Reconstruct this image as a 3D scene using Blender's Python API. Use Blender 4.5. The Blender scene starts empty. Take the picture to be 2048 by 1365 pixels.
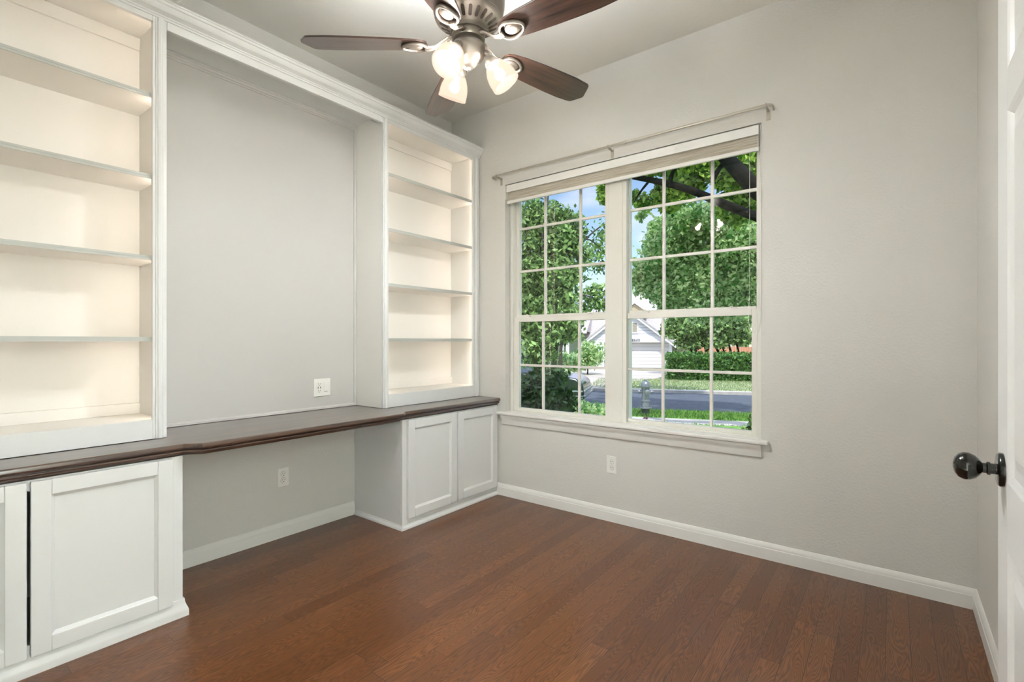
import bpy, math, random
import numpy as np
from mathutils import Matrix, Vector
random.seed(7)
PI = math.pi
sc = bpy.context.scene
col = sc.collection

# ------------------------------------------------------------------ camera, world, sun, exposure
CAM = Vector((2.967, -3.02, 1.2))
YAW = math.radians(37.53)
FPX = 991.4
cd = bpy.data.cameras.new('camera')
cam = bpy.data.objects.new('camera', cd)
col.objects.link(cam)
cam.location = CAM
cam.rotation_euler = (PI / 2, 0, YAW)
cd.sensor_width = 36.0
cd.lens = 36.0 * FPX / 2048.0
cd.clip_start = 0.02
cd.clip_end = 400
sc.camera = cam

sc.view_settings.view_transform = 'Standard'
sc.view_settings.look = 'None'
sc.view_settings.gamma = 1.0
sc.view_settings.use_curve_mapping = False
sc.view_settings.exposure = 1.64

SUN_STRENGTH = 1.4
SKY_STRENGTH = 0.068
BULB_STRENGTH = 860.0
FILL_UPLIGHT = 640.0  # added fill ring on top of the fan motor
SHADE_GLOW = 0.36
LED_STRENGTH = 8.0
HALL_FILL_WATTS = 760.0  # added fill lamp in the hallway

world = bpy.data.worlds.new('sky')
sc.world = world
world.use_nodes = True
wn, wl = world.node_tree.nodes, world.node_tree.links
wn.clear()
w_out = wn.new('ShaderNodeOutputWorld')
w_bg = wn.new('ShaderNodeBackground')
w_sky = wn.new('ShaderNodeTexSky')
w_sky.sky_type = 'NISHITA'
w_sky.sun_disc = False
w_sky.sun_elevation = math.radians(52)
w_sky.sun_rotation = math.radians(180)
w_sky.air_density = 1.0
w_sky.dust_density = 0.6
w_sky.ozone_density = 1.5
w_tc = wn.new('ShaderNodeTexCoord')
w_map = wn.new('ShaderNodeMapping')
w_map.inputs['Scale'].default_value = (3, 3, 7)
w_noise = wn.new('ShaderNodeTexNoise')
w_noise.inputs['Scale'].default_value = 1.4
w_noise.inputs['Detail'].default_value = 6
w_ramp = wn.new('ShaderNodeValToRGB')
w_ramp.color_ramp.elements[0].position = 0.48
w_ramp.color_ramp.elements[1].position = 0.72
w_mix = wn.new('ShaderNodeMix')
w_mix.data_type = 'RGBA'
w_mix.inputs['B'].default_value = (5.2, 5.3, 5.6, 1)
wl.new(w_tc.outputs['Generated'], w_map.inputs['Vector'])
wl.new(w_map.outputs['Vector'], w_noise.inputs['Vector'])
wl.new(w_noise.outputs['Fac'], w_ramp.inputs['Fac'])
# added bright sky band, unseen above the window view, to reflect in the floor
w_sep = wn.new('ShaderNodeSeparateXYZ')
wl.new(w_tc.outputs['Generated'], w_sep.inputs[0])
w_mr = wn.new('ShaderNodeMapRange')
w_mr.inputs['From Min'].default_value = 0.40
w_mr.inputs['From Max'].default_value = 0.52
wl.new(w_sep.outputs['Z'], w_mr.inputs['Value'])
w_high_fill = wn.new('ShaderNodeMix')
w_high_fill.data_type = 'RGBA'
w_high_fill.inputs['B'].default_value = (7.0, 8.0, 10.5, 1)
wl.new(w_mr.outputs['Result'], w_high_fill.inputs['Factor'])
wl.new(w_mix.outputs['Result'], w_high_fill.inputs['A'])
wl.new(w_ramp.outputs['Color'], w_mix.inputs['Factor'])
wl.new(w_sky.outputs['Color'], w_mix.inputs['A'])
wl.new(w_high_fill.outputs['Result'], w_bg.inputs['Color'])
w_bg.inputs['Strength'].default_value = SKY_STRENGTH
wl.new(w_bg.outputs['Background'], w_out.inputs['Surface'])

# street frame: S runs along the street, T goes away from the house
SA = math.radians(21.4)
SV = Vector((math.cos(SA), math.sin(SA), 0))
TV = Vector((-math.sin(SA), math.cos(SA), 0))

sl = bpy.data.lights.new('sun', 'SUN')
sl.energy = SUN_STRENGTH
sl.angle = math.radians(0.6)
sl.color = (1.0, 0.95, 0.87)
sun = bpy.data.objects.new('sun', sl)
col.objects.link(sun)
_to_sun = (-TV * 0.60 + SV * 0.22 + Vector((0, 0, 0.86))).normalized()
sun.rotation_euler = _to_sun.to_track_quat('Z', 'Y').to_euler()
sun.location = (0, -2, 12)

# ------------------------------------------------------------------ helpers
MW = {}


def lin(c):
    return tuple((v / 12.92 if v <= 0.04045 else ((v + 0.055) / 1.055) ** 2.4) for v in (x / 255.0 for x in c)) + (1.0,)


class MB:
    def __init__(self):
        self.v = []
        self.f = []

    def add(self, vs, fs):
        n = len(self.v)
        self.v += [tuple(v) for v in vs]
        self.f += [tuple(i + n for i in f) for f in fs]
        return self

    def box(self, x0, x1, y0, y1, z0, z1, M=None):
        x0, x1 = min(x0, x1), max(x0, x1)
        y0, y1 = min(y0, y1), max(y0, y1)
        z0, z1 = min(z0, z1), max(z0, z1)
        vs = [(x0, y0, z0), (x1, y0, z0), (x1, y1, z0), (x0, y1, z0), (x0, y0, z1), (x1, y0, z1), (x1, y1, z1), (x0, y1, z1)]
        if M:
            vs = [M @ Vector(v) for v in vs]
        return self.add(vs, [(0, 3, 2, 1), (4, 5, 6, 7), (0, 1, 5, 4), (1, 2, 6, 5), (2, 3, 7, 6), (3, 0, 4, 7)])

    def lathe(self, prof, seg=32, M=None, caps=True):
        vs, fs = [], []
        for r, z in prof:
            for k in range(seg):
                a = 2 * PI * k / seg
                vs.append(Vector((max(r, 1e-5) * math.cos(a), max(r, 1e-5) * math.sin(a), z)))
        for i in range(len(prof) - 1):
            for k in range(seg):
                k2 = (k + 1) % seg
                fs.append((i * seg + k, i * seg + k2, (i + 1) * seg + k2, (i + 1) * seg + k))
        if caps:
            fs.append(tuple(reversed(range(seg))))
            fs.append(tuple((len(prof) - 1) * seg + k for k in range(seg)))
        if M:
            vs = [M @ v for v in vs]
        return self.add(vs, fs)

    def tube(self, pts, rad, seg=10, closed=False, flat=None):
        pts = [Vector(p) for p in pts]
        n = len(pts)
        if not hasattr(rad, '__len__'):
            rad = [rad] * n
        vs, fs = [], []
        up = None
        for i, p in enumerate(pts):
            a = pts[i - 1] if (i > 0 or closed) else pts[i]
            b = pts[(i + 1) % n] if (i < n - 1 or closed) else pts[i]
            t = (b - a).normalized()
            if up is None:
                up = Vector((0, 0, 1)) if abs(t.z) < 0.9 else Vector((1, 0, 0))
            sd = t.cross(up)
            if sd.length < 1e-5:
                sd = t.cross(Vector((0.3, 1, 0)))
            sd.normalize()
            u = sd.cross(t).normalized()
            up = u
            for k in range(seg):
                an = 2 * PI * k / seg
                fx, fy = flat if flat else (1, 1)
                vs.append(p + sd * math.cos(an) * rad[i] * fx + u * math.sin(an) * rad[i] * fy)
        m = n if closed else n - 1
        for i in range(m):
            j = (i + 1) % n
            for k in range(seg):
                k2 = (k + 1) % seg
                fs.append((i * seg + k, i * seg + k2, j * seg + k2, j * seg + k))
        if not closed:
            fs.append(tuple(reversed(range(seg))))
            fs.append(tuple((n - 1) * seg + k for k in range(seg)))
        return self.add(vs, fs)

    def extrude(self, prof, axis, a0, a1):
        """closed 2D profile extruded along an axis. axis 'y': profile is (x,z); 'x': (y,z); 'z': (x,y)"""
        def pt(p, a):
            return {'y': (p[0], a, p[1]), 'x': (a, p[0], p[1]), 'z': (p[0], p[1], a)}[axis]
        n = len(prof)
        vs = [pt(p, a0) for p in prof] + [pt(p, a1) for p in prof]
        fs = [(i, (i + 1) % n, n + (i + 1) % n, n + i) for i in range(n)]
        fs += [tuple(reversed(range(n))), tuple(range(n, 2 * n))]
        return self.add(vs, fs)

    def build(self, name, m, parent=None, bevel=0.0, smooth=None, seg=2, label=None):
        me = bpy.data.meshes.new(name)
        vs = self.v
        if parent is not None:
            inv = MW[parent.name].inverted()
            vs = [tuple(inv @ Vector(v)) for v in vs]
        me.from_pydata(vs, [], self.f)
        me.validate()
        import bmesh
        bm = bmesh.new()
        bm.from_mesh(me)
        bmesh.ops.recalc_face_normals(bm, faces=bm.faces)
        bm.to_mesh(me)
        bm.free()
        if smooth is not None:
            me.polygons.foreach_set('use_smooth', [True] * len(me.polygons))
            me.set_sharp_from_angle(angle=math.radians(smooth))
        me.materials.append(m)
        o = bpy.data.objects.new(name, me)
        col.objects.link(o)
        if parent is not None:
            o.parent = parent
            MW[o.name] = MW[parent.name]
        else:
            MW[o.name] = Matrix.Identity(4)
        if bevel:
            md = o.modifiers.new('bevel', 'BEVEL')
            md.width = bevel
            md.segments = seg
            md.limit_method = 'ANGLE'
            md.angle_limit = math.radians(40)
        if label:
            o['label'] = label
        return o


def B(*a, **k):
    return MB().box(*a, **k)


def tag(o, label=None, cat=None, group=None, kind=None):
    if label: o['label'] = label
    if cat: o['category'] = cat
    if group: o['group'] = group
    if kind: o['kind'] = kind
    return o


def thing(name, label, cat, loc=(0, 0, 0), rz=0, group=None, kind=None):
    o = bpy.data.objects.new(name, None)
    o.empty_display_size = 0.1
    col.objects.link(o)
    o.location = loc
    o.rotation_euler = (0, 0, rz)
    MW[o.name] = Matrix.Translation(Vector(loc)) @ Matrix.Rotation(rz, 4, 'Z')
    return tag(o, label, cat, group, kind)


def struct(o, label=None):
    o['kind'] = 'structure'
    if label: o['label'] = label
    return o


# ------------------------------------------------------------------ materials
def new_mat(name):
    m = bpy.data.materials.new(name)
    m.use_nodes = True
    nt = m.node_tree
    p = nt.nodes['Principled BSDF']
    return m, nt, nt.nodes, nt.links, p


def mat(name, rgb, rough=0.5, metal=0.0, spec=0.5, coat=0.0, var=0.0, vscale=6.0, bump=0.0, bscale=80.0, emit=None, estr=0.0, aniso=None):
    m, nt, N, L, p = new_mat(name)
    c = lin(rgb)
    p.inputs['Base Color'].default_value = c
    p.inputs['Roughness'].default_value = rough
    p.inputs['Metallic'].default_value = metal
    p.inputs['Specular IOR Level'].default_value = spec
    p.inputs['Coat Weight'].default_value = coat
    p.inputs['Coat Roughness'].default_value = 0.12
    tc = N.new('ShaderNodeTexCoord')
    if var:
        n = N.new('ShaderNodeTexNoise')
        n.inputs['Scale'].default_value = vscale
        n.inputs['Detail'].default_value = 5
        L.new(tc.outputs['Object'], n.inputs['Vector'])
        r = N.new('ShaderNodeValToRGB')
        r.color_ramp.elements[0].position = 0.3
        r.color_ramp.elements[1].position = 0.7
        r.color_ramp.elements[0].color = tuple(max(0, v * (1 - var)) for v in c[:3]) + (1,)
        r.color_ramp.elements[1].color = tuple(min(1, v * (1 + var)) for v in c[:3]) + (1,)
        L.new(n.outputs['Fac'], r.inputs['Fac'])
        L.new(r.outputs['Color'], p.inputs['Base Color'])
    if bump:
        n2 = N.new('ShaderNodeTexNoise')
        n2.inputs['Scale'].default_value = bscale
        n2.inputs['Detail'].default_value = 3
        L.new(tc.outputs['Object'], n2.inputs['Vector'])
        b = N.new('ShaderNodeBump')
        b.inputs['Strength'].default_value = bump
        b.inputs['Distance'].default_value = 0.01
        L.new(n2.outputs['Fac'], b.inputs['Height'])
        L.new(b.outputs['Normal'], p.inputs['Normal'])
    if emit:
        p.inputs['Emission Color'].default_value = lin(emit)
        p.inputs['Emission Strength'].default_value = estr
    return m


def mathn(N, L, op, a, b=None):
    n = N.new('ShaderNodeMath')
    n.operation = op
    for i, x in enumerate((a, b)):
        if x is None: continue
        if isinstance(x, (int, float)): n.inputs[i].default_value = x
        else: L.new(x, n.inputs[i])
    return n.outputs[0]


def mat_floor():
    m, nt, N, L, p = new_mat('oak_floor_planks')
    tc = N.new('ShaderNodeTexCoord')
    sp = N.new('ShaderNodeSeparateXYZ')
    L.new(tc.outputs['Object'], sp.inputs[0])
    W = 0.0775
    xs = mathn(N, L, 'DIVIDE', sp.outputs['X'], W)
    idx = mathn(N, L, 'FLOOR', xs)
    fx = mathn(N, L, 'FRACT', xs)
    wn1 = N.new('ShaderNodeTexWhiteNoise'); wn1.noise_dimensions = '1D'
    L.new(idx, wn1.inputs['W'])
    off = mathn(N, L, 'MULTIPLY', wn1.outputs['Value'], 7.3)
    ys = mathn(N, L, 'DIVIDE', mathn(N, L, 'ADD', sp.outputs['Y'], off), 0.83)
    idy = mathn(N, L, 'FLOOR', ys)
    fy = mathn(N, L, 'FRACT', ys)
    cid = N.new('ShaderNodeCombineXYZ')
    L.new(idx, cid.inputs[0]); L.new(idy, cid.inputs[1])
    wn2 = N.new('ShaderNodeTexWhiteNoise'); wn2.noise_dimensions = '3D'
    L.new(cid.outputs[0], wn2.inputs['Vector'])
    # grain coordinates: stretched along Y, random offset per board
    gc = N.new('ShaderNodeCombineXYZ')
    L.new(mathn(N, L, 'ADD', sp.outputs['X'], mathn(N, L, 'MULTIPLY', wn2.outputs['Value'], 13.0)), gc.inputs[0])
    L.new(mathn(N, L, 'MULTIPLY', mathn(N, L, 'ADD', sp.outputs['Y'], off), 0.10), gc.inputs[1])
    L.new(mathn(N, L, 'MULTIPLY', wn2.outputs['Value'], 31.0), gc.inputs[2])
    n1 = N.new('ShaderNodeTexNoise')
    n1.inputs['Scale'].default_value = 11.0
    n1.inputs['Detail'].default_value = 2.5
    n1.inputs['Roughness'].default_value = 0.55
    L.new(gc.outputs[0], n1.inputs['Vector'])
    # contour lines of the noise give cathedral grain
    ring = mathn(N, L, 'SINE', mathn(N, L, 'MULTIPLY', n1.outputs['Fac'], 140.0))
    ring = mathn(N, L, 'POWER', mathn(N, L, 'ABSOLUTE', ring), 2.2)
    gf = N.new('ShaderNodeCombineXYZ')
    L.new(mathn(N, L, 'MULTIPLY', sp.outputs['X'], 1.0), gf.inputs[0])
    L.new(mathn(N, L, 'MULTIPLY', sp.outputs['Y'], 0.05), gf.inputs[1])
    n2 = N.new('ShaderNodeTexNoise')
    n2.inputs['Scale'].default_value = 420.0
    n2.inputs['Detail'].default_value = 2
    L.new(gf.outputs[0], n2.inputs['Vector'])
    tone = N.new('ShaderNodeValToRGB')
    tone.color_ramp.elements[0].color = lin((98, 59, 31))
    tone.color_ramp.elements[1].color = lin((119, 76, 43))
    L.new(wn2.outputs['Value'], tone.inputs['Fac'])
    mx = N.new('ShaderNodeMix'); mx.data_type = 'RGBA'; mx.blend_type = 'MULTIPLY'
    g = N.new('ShaderNodeValToRGB')
    g.color_ramp.elements[0].position = 0.0
    g.color_ramp.elements[0].color = (1.08, 1.08, 1.08, 1)
    g.color_ramp.elements[1].position = 1.0
    g.color_ramp.elements[1].color = (0.40, 0.34, 0.30, 1)
    gg = mathn(N, L, 'ADD', mathn(N, L, 'MULTIPLY', ring, 0.62), mathn(N, L, 'MULTIPLY', n2.outputs['Fac'], 0.38))
    L.new(gg, g.inputs['Fac'])
    mx.inputs['Factor'].default_value = 1.0
    L.new(tone.outputs['Color'], mx.inputs['A'])
    L.new(g.outputs['Color'], mx.inputs['B'])
    # seams
    ex = mathn(N, L, 'MULTIPLY', mathn(N, L, 'MINIMUM', fx, mathn(N, L, 'SUBTRACT', 1.0, fx)), W)
    ey = mathn(N, L, 'MULTIPLY', mathn(N, L, 'MINIMUM', fy, mathn(N, L, 'SUBTRACT', 1.0, fy)), 0.83)
    e = mathn(N, L, 'MINIMUM', ex, ey)
    seam = mathn(N, L, 'LESS_THAN', e, 0.0009)
    mx2 = N.new('ShaderNodeMix'); mx2.data_type = 'RGBA'
    L.new(seam, mx2.inputs['Factor'])
    L.new(mx.outputs['Result'], mx2.inputs['A'])
    mx2.inputs['B'].default_value = lin((40, 25, 20))
    L.new(mx2.outputs['Result'], p.inputs['Base Color'])
    p.inputs['Roughness'].default_value = 0.33
    p.inputs['Specular IOR Level'].default_value = 0.25
    p.inputs['Coat Weight'].default_value = 0.35
    p.inputs['Coat Roughness'].default_value = 0.17
    bh = mathn(N, L, 'MINIMUM', mathn(N, L, 'MULTIPLY', e, 500.0), 1.0)
    bh = mathn(N, L, 'SUBTRACT', bh, mathn(N, L, 'MULTIPLY', gg, 0.18))
    b = N.new('ShaderNodeBump')
    b.inputs['Strength'].default_value = 0.25
    b.inputs['Distance'].default_value = 0.0008
    L.new(bh, b.inputs['Height'])
    L.new(b.outputs['Normal'], p.inputs['Normal'])
    return m


def mat_wood(name, dark, light, axis='Y', rough=0.35, scale=1.0, coat=0.0, spec=0.5):
    m, nt, N, L, p = new_mat(name)
    tc = N.new('ShaderNodeTexCoord')
    mp = N.new('ShaderNodeMapping')
    s = [26, 26, 26]
    s['XYZ'.index(axis)] = 1.6
    mp.inputs['Scale'].default_value = [v * scale for v in s]
    L.new(tc.outputs['Object'], mp.inputs['Vector'])
    n = N.new('ShaderNodeTexNoise')
    n.inputs['Scale'].default_value = 1.6
    n.inputs['Detail'].default_value = 8
    n.inputs['Roughness'].default_value = 0.65
    n.inputs['Distortion'].default_value = 0.6
    L.new(mp.outputs['Vector'], n.inputs['Vector'])
    r = N.new('ShaderNodeValToRGB')
    r.color_ramp.elements[0].position = 0.33
    r.color_ramp.elements[1].position = 0.68
    r.color_ramp.elements[0].color = lin(dark)
    r.color_ramp.elements[1].color = lin(light)
    L.new(n.outputs['Fac'], r.inputs['Fac'])
    L.new(r.outputs['Color'], p.inputs['Base Color'])
    p.inputs['Roughness'].default_value = rough
    p.inputs['Specular IOR Level'].default_value = spec
    p.inputs['Coat Weight'].default_value = coat
    b = N.new('ShaderNodeBump')
    b.inputs['Strength'].default_value = 0.08
    b.inputs['Distance'].default_value = 0.001
    L.new(n.outputs['Fac'], b.inputs['Height'])
    L.new(b.outputs['Normal'], p.inputs['Normal'])
    return m


def mat_glass():
    m, nt, N, L, p = new_mat('window_glass')
    N.remove(p)
    out = N['Material Output']
    tr = N.new('ShaderNodeBsdfTransparent')
    gl = N.new('ShaderNodeBsdfGlossy')
    gl.inputs['Roughness'].default_value = 0.0
    fr = N.new('ShaderNodeFresnel')
    fr.inputs['IOR'].default_value = 1.38
    mx = N.new('ShaderNodeMixShader')
    L.new(fr.outputs[0], mx.inputs[0])
    L.new(tr.outputs[0], mx.inputs[1])
    L.new(gl.outputs[0], mx.inputs[2])
    L.new(mx.outputs[0], out.inputs['Surface'])
    return m


def mat_emit(name, rgb, strength, base=None):
    m, nt, N, L, p = new_mat(name)
    p.inputs['Base Color'].default_value = lin(base or rgb)
    p.inputs['Emission Color'].default_value = lin(rgb)
    p.inputs['Emission Strength'].default_value = strength
    p.inputs['Roughness'].default_value = 0.4
    return m


def mat_leaf(name, dark, light, trans=0.45):
    m, nt, N, L, p = new_mat(name)
    geo = N.new('ShaderNodeNewGeometry')
    r = N.new('ShaderNodeValToRGB')
    r.color_ramp.elements[0].color = lin(dark)
    r.color_ramp.elements[1].color = lin(light)
    L.new(geo.outputs['Random Per Island'], r.inputs['Fac'])
    L.new(r.outputs['Color'], p.inputs['Base Color'])
    p.inputs['Roughness'].default_value = 0.45
    tl = N.new('ShaderNodeBsdfTranslucent')
    L.new(r.outputs['Color'], tl.inputs['Color'])
    mx = N.new('ShaderNodeMixShader')
    mx.inputs[0].default_value = trans
    L.new(p.outputs[0], mx.inputs[1])
    L.new(tl.outputs[0], mx.inputs[2])
    L.new(mx.outputs[0], N['Material Output'].inputs['Surface'])
    return m


def mat_stripes(name, base, line, axis, period, width, rough=0.6, noise=0.0):
    """flat colour with thin parallel lines across one object axis"""
    m, nt, N, L, p = new_mat(name)
    tc = N.new('ShaderNodeTexCoord')
    sp = N.new('ShaderNodeSeparateXYZ')
    L.new(tc.outputs['Object'], sp.inputs[0])
    f = mathn(N, L, 'FRACT', mathn(N, L, 'DIVIDE', sp.outputs[axis], period))
    s = mathn(N, L, 'LESS_THAN', f, width)
    mx = N.new('ShaderNodeMix'); mx.data_type = 'RGBA'
    L.new(s, mx.inputs['Factor'])
    mx.inputs['A'].default_value = lin(base)
    mx.inputs['B'].default_value = lin(line)
    L.new(mx.outputs['Result'], p.inputs['Base Color'])
    p.inputs['Roughness'].default_value = rough
    return m


def mat_shade_fabric():
    m, nt, N, L, p = new_mat('woven_shade_fabric')
    tc = N.new('ShaderNodeTexCoord')
    mp = N.new('ShaderNodeMapping')
    mp.inputs['Scale'].default_value = (2.5, 1, 190)
    L.new(tc.outputs['Object'], mp.inputs['Vector'])
    n = N.new('ShaderNodeTexNoise')
    n.inputs['Scale'].default_value = 2.0
    n.inputs['Detail'].default_value = 4
    L.new(mp.outputs['Vector'], n.inputs['Vector'])
    r = N.new('ShaderNodeValToRGB')
    r.color_ramp.elements[0].position = 0.35
    r.color_ramp.elements[1].position = 0.65
    r.color_ramp.elements[0].color = lin((138, 129, 112))
    r.color_ramp.elements[1].color = lin((190, 183, 167))
    L.new(n.outputs['Fac'], r.inputs['Fac'])
    L.new(r.outputs['Color'], p.inputs['Base Color'])
    p.inputs['Roughness'].default_value = 0.8
    return m


M = {}
M['wall'] = mat('wall_paint', (209, 207, 200), 0.7, bump=0.22, bscale=95, spec=0.3)
M['ceiling'] = mat('ceiling_paint', (222, 219, 210), 0.85, bump=0.10, bscale=70, spec=0.2)
M['trim'] = mat('trim_paint', (226, 225, 219), 0.35)
M['cab'] = mat('cabinet_paint', (216, 217, 214), 0.38)
M['cabdark'] = mat('cabinet_inside', (90, 92, 84), 0.7)
M['book'] = mat('bookcase_paint', (226, 224, 217), 0.45)
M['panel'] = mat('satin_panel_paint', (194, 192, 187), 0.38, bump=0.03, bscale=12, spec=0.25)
M['floor'] = mat_floor()
M['wood'] = mat_wood('stained_desk_wood', (34, 23, 18), (92, 68, 52), 'Y', 0.30, 1.0, coat=1.0, spec=0.7)
M['wood'].node_tree.nodes['Principled BSDF'].inputs['Coat Roughness'].default_value = 0.20
M['blade'] = mat_wood('fan_blade_wood', (22, 18, 18), (84, 58, 46), 'X', 0.30, 1.2, coat=0.6)
M['blade'].node_tree.nodes['Principled BSDF'].inputs['Coat Roughness'].default_value = 0.32
M['nickel'] = mat('brushed_nickel', (144, 136, 127), 0.46, metal=0.88)
M['nickeld'] = mat('dark_vent_slot', (60, 50, 42), 0.6, metal=0.3)
M['bronze'] = mat('dark_bronze', (42, 42, 38), 0.16, metal=0.85, coat=0.5)
M['plastic'] = mat('white_plastic', (232, 231, 224), 0.35)
M['slot'] = mat('outlet_slot_black', (30, 28, 26), 0.5)
M['vinyl'] = mat('window_vinyl', (222, 220, 210), 0.4)
M['metalw'] = mat('painted_metal_rod', (176, 170, 156), 0.35, metal=0.4)
M['glass'] = mat_glass()
M['shade'] = mat_emit('lit_frosted_glass', (255, 232, 208), SHADE_GLOW, (4, 4, 4))
_m = M['shade']
_m.node_tree.nodes['Principled BSDF'].inputs['Specular IOR Level'].default_value = 0.0
_N, _L = _m.node_tree.nodes, _m.node_tree.links
_t = _N.new('ShaderNodeBsdfTransparent'); _t.inputs['Color'].default_value = (1.0, 0.96, 0.90, 1)
_x = _N.new('ShaderNodeMixShader'); _x.inputs[0].default_value = 0.60
_L.new(_t.outputs[0], _x.inputs[1]); _L.new(_N['Principled BSDF'].outputs[0], _x.inputs[2])
_L.new(_x.outputs[0], _N['Material Output'].inputs['Surface'])
M['bulb'] = mat_emit('lit_bulb', (243, 245, 252), BULB_STRENGTH)
M['fill_uplight'] = mat_emit('fill_uplight_glow', (238, 244, 255), FILL_UPLIGHT)
M['led'] = mat_emit('warm_led_strip', (255, 236, 222), LED_STRENGTH)
M['fabric'] = mat_shade_fabric()
M['edge'] = mat('shelf_front_channel', (184, 187, 180), 0.4)
M['door'] = mat('door_paint', (228, 229, 226), 0.32)

# ------------------------------------------------------------------ room shell
RX = 3.265      # right wall
RY = -3.13      # wall behind the camera
CZ = 3.05
WX0, WX1, WZ0, WZ1 = 0.580, 2.388, 0.640, 2.412   # window opening
TH = 0.16

struct(B(-0.02, 4.8, RY - 0.02, 0.02, -0.05, 0).build('floor', M['floor']), 'brown oak plank floor')
struct(B(-0.15, 4.9, RY - 0.15, TH, CZ, CZ + 0.12).build('ceiling', M['ceiling']), 'beige painted ceiling')
struct(B(-0.15, 0, RY - 0.15, TH, -0.45, CZ).build('wall_left', M['wall']))
w = MB()
w.box(0, WX0, 0, TH, -0.45, CZ)
w.box(WX1, RX + 1.5, 0, TH, -0.45, CZ)
w.box(WX0, WX1, 0, TH, -0.45, WZ0)
w.box(WX0, WX1, 0, TH, WZ1, CZ)
struct(w.build('wall_far', M['wall']), 'window wall painted beige')
DY0, DY1, DZ1 = -3.11, -2.385, 2.05      # doorway in the right wall
w = MB()
w.box(RX, RX + 0.12, DY1, 0, 0, CZ)
w.box(RX, RX + 0.12, RY, DY0, 0, CZ)
w.box(RX, RX + 0.12, DY0, DY1, DZ1, CZ)
struct(w.build('wall_right', M['wall']))
struct(B(-0.15, 4.9, RY - 0.15, RY, -0.45, CZ).build('wall_near', M['wall']))
struct(B(4.75, 4.9, RY, 0, -0.45, CZ).build('wall_hall', M['wall']))

def bb_prof(sgn=1.0):
    return [(0, 0), (0.015, 0), (0.015, 0.060), (0.0125, 0.064), (0.0125, 0.074), (0.007, 0.085), (0.004, 0.090), (0, 0.091)]

m_ = MB(); m_.extrude([(-x, z) for x, z in bb_prof()], 'x', 0.507, RX)
struct(m_.build('baseboard_far', M['trim'], smooth=30))
m_ = MB(); m_.extrude(bb_prof(), 'y', -2.175, -0.962)
struct(m_.build('baseboard_left', M['trim'], smooth=30))
m_ = MB(); m_.extrude([(RX - x, z) for x, z in bb_prof()], 'y', -2.33, -0.014)
struct(m_.build('baseboard_right', M['trim'], smooth=30))

# window stool and apron, mullion
m_ = MB()
m_.box(0.512, 2.428, -0.042, 0.0, 0.630, 0.652)
m_.box(WX0 + 0.001, WX1 - 0.001, 0.0, 0.085, 0.630, 0.652)
struct(m_.build('trim_1', M['trim'], bevel=0.006), 'white window stool under the window')
m_ = MB()
m_.extrude([(0, 0.628), (-0.034, 0.628), (-0.032, 0.618), (-0.026, 0.606), (-0.018, 0.596), (-0.016, 0.588), (-0.014, 0.560), (-0.012, 0.556), (0, 0.556)], 'x', 0.556, 2.392)
struct(m_.build('trim_2', M['trim'], smooth=25), 'moulded apron under the window stool')
struct(B(1.432, 1.536, 0.052, 0.145, 0.652, WZ1).build('trim_3', M['vinyl'], bevel=0.004), 'white mullion between the two windows')


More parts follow.
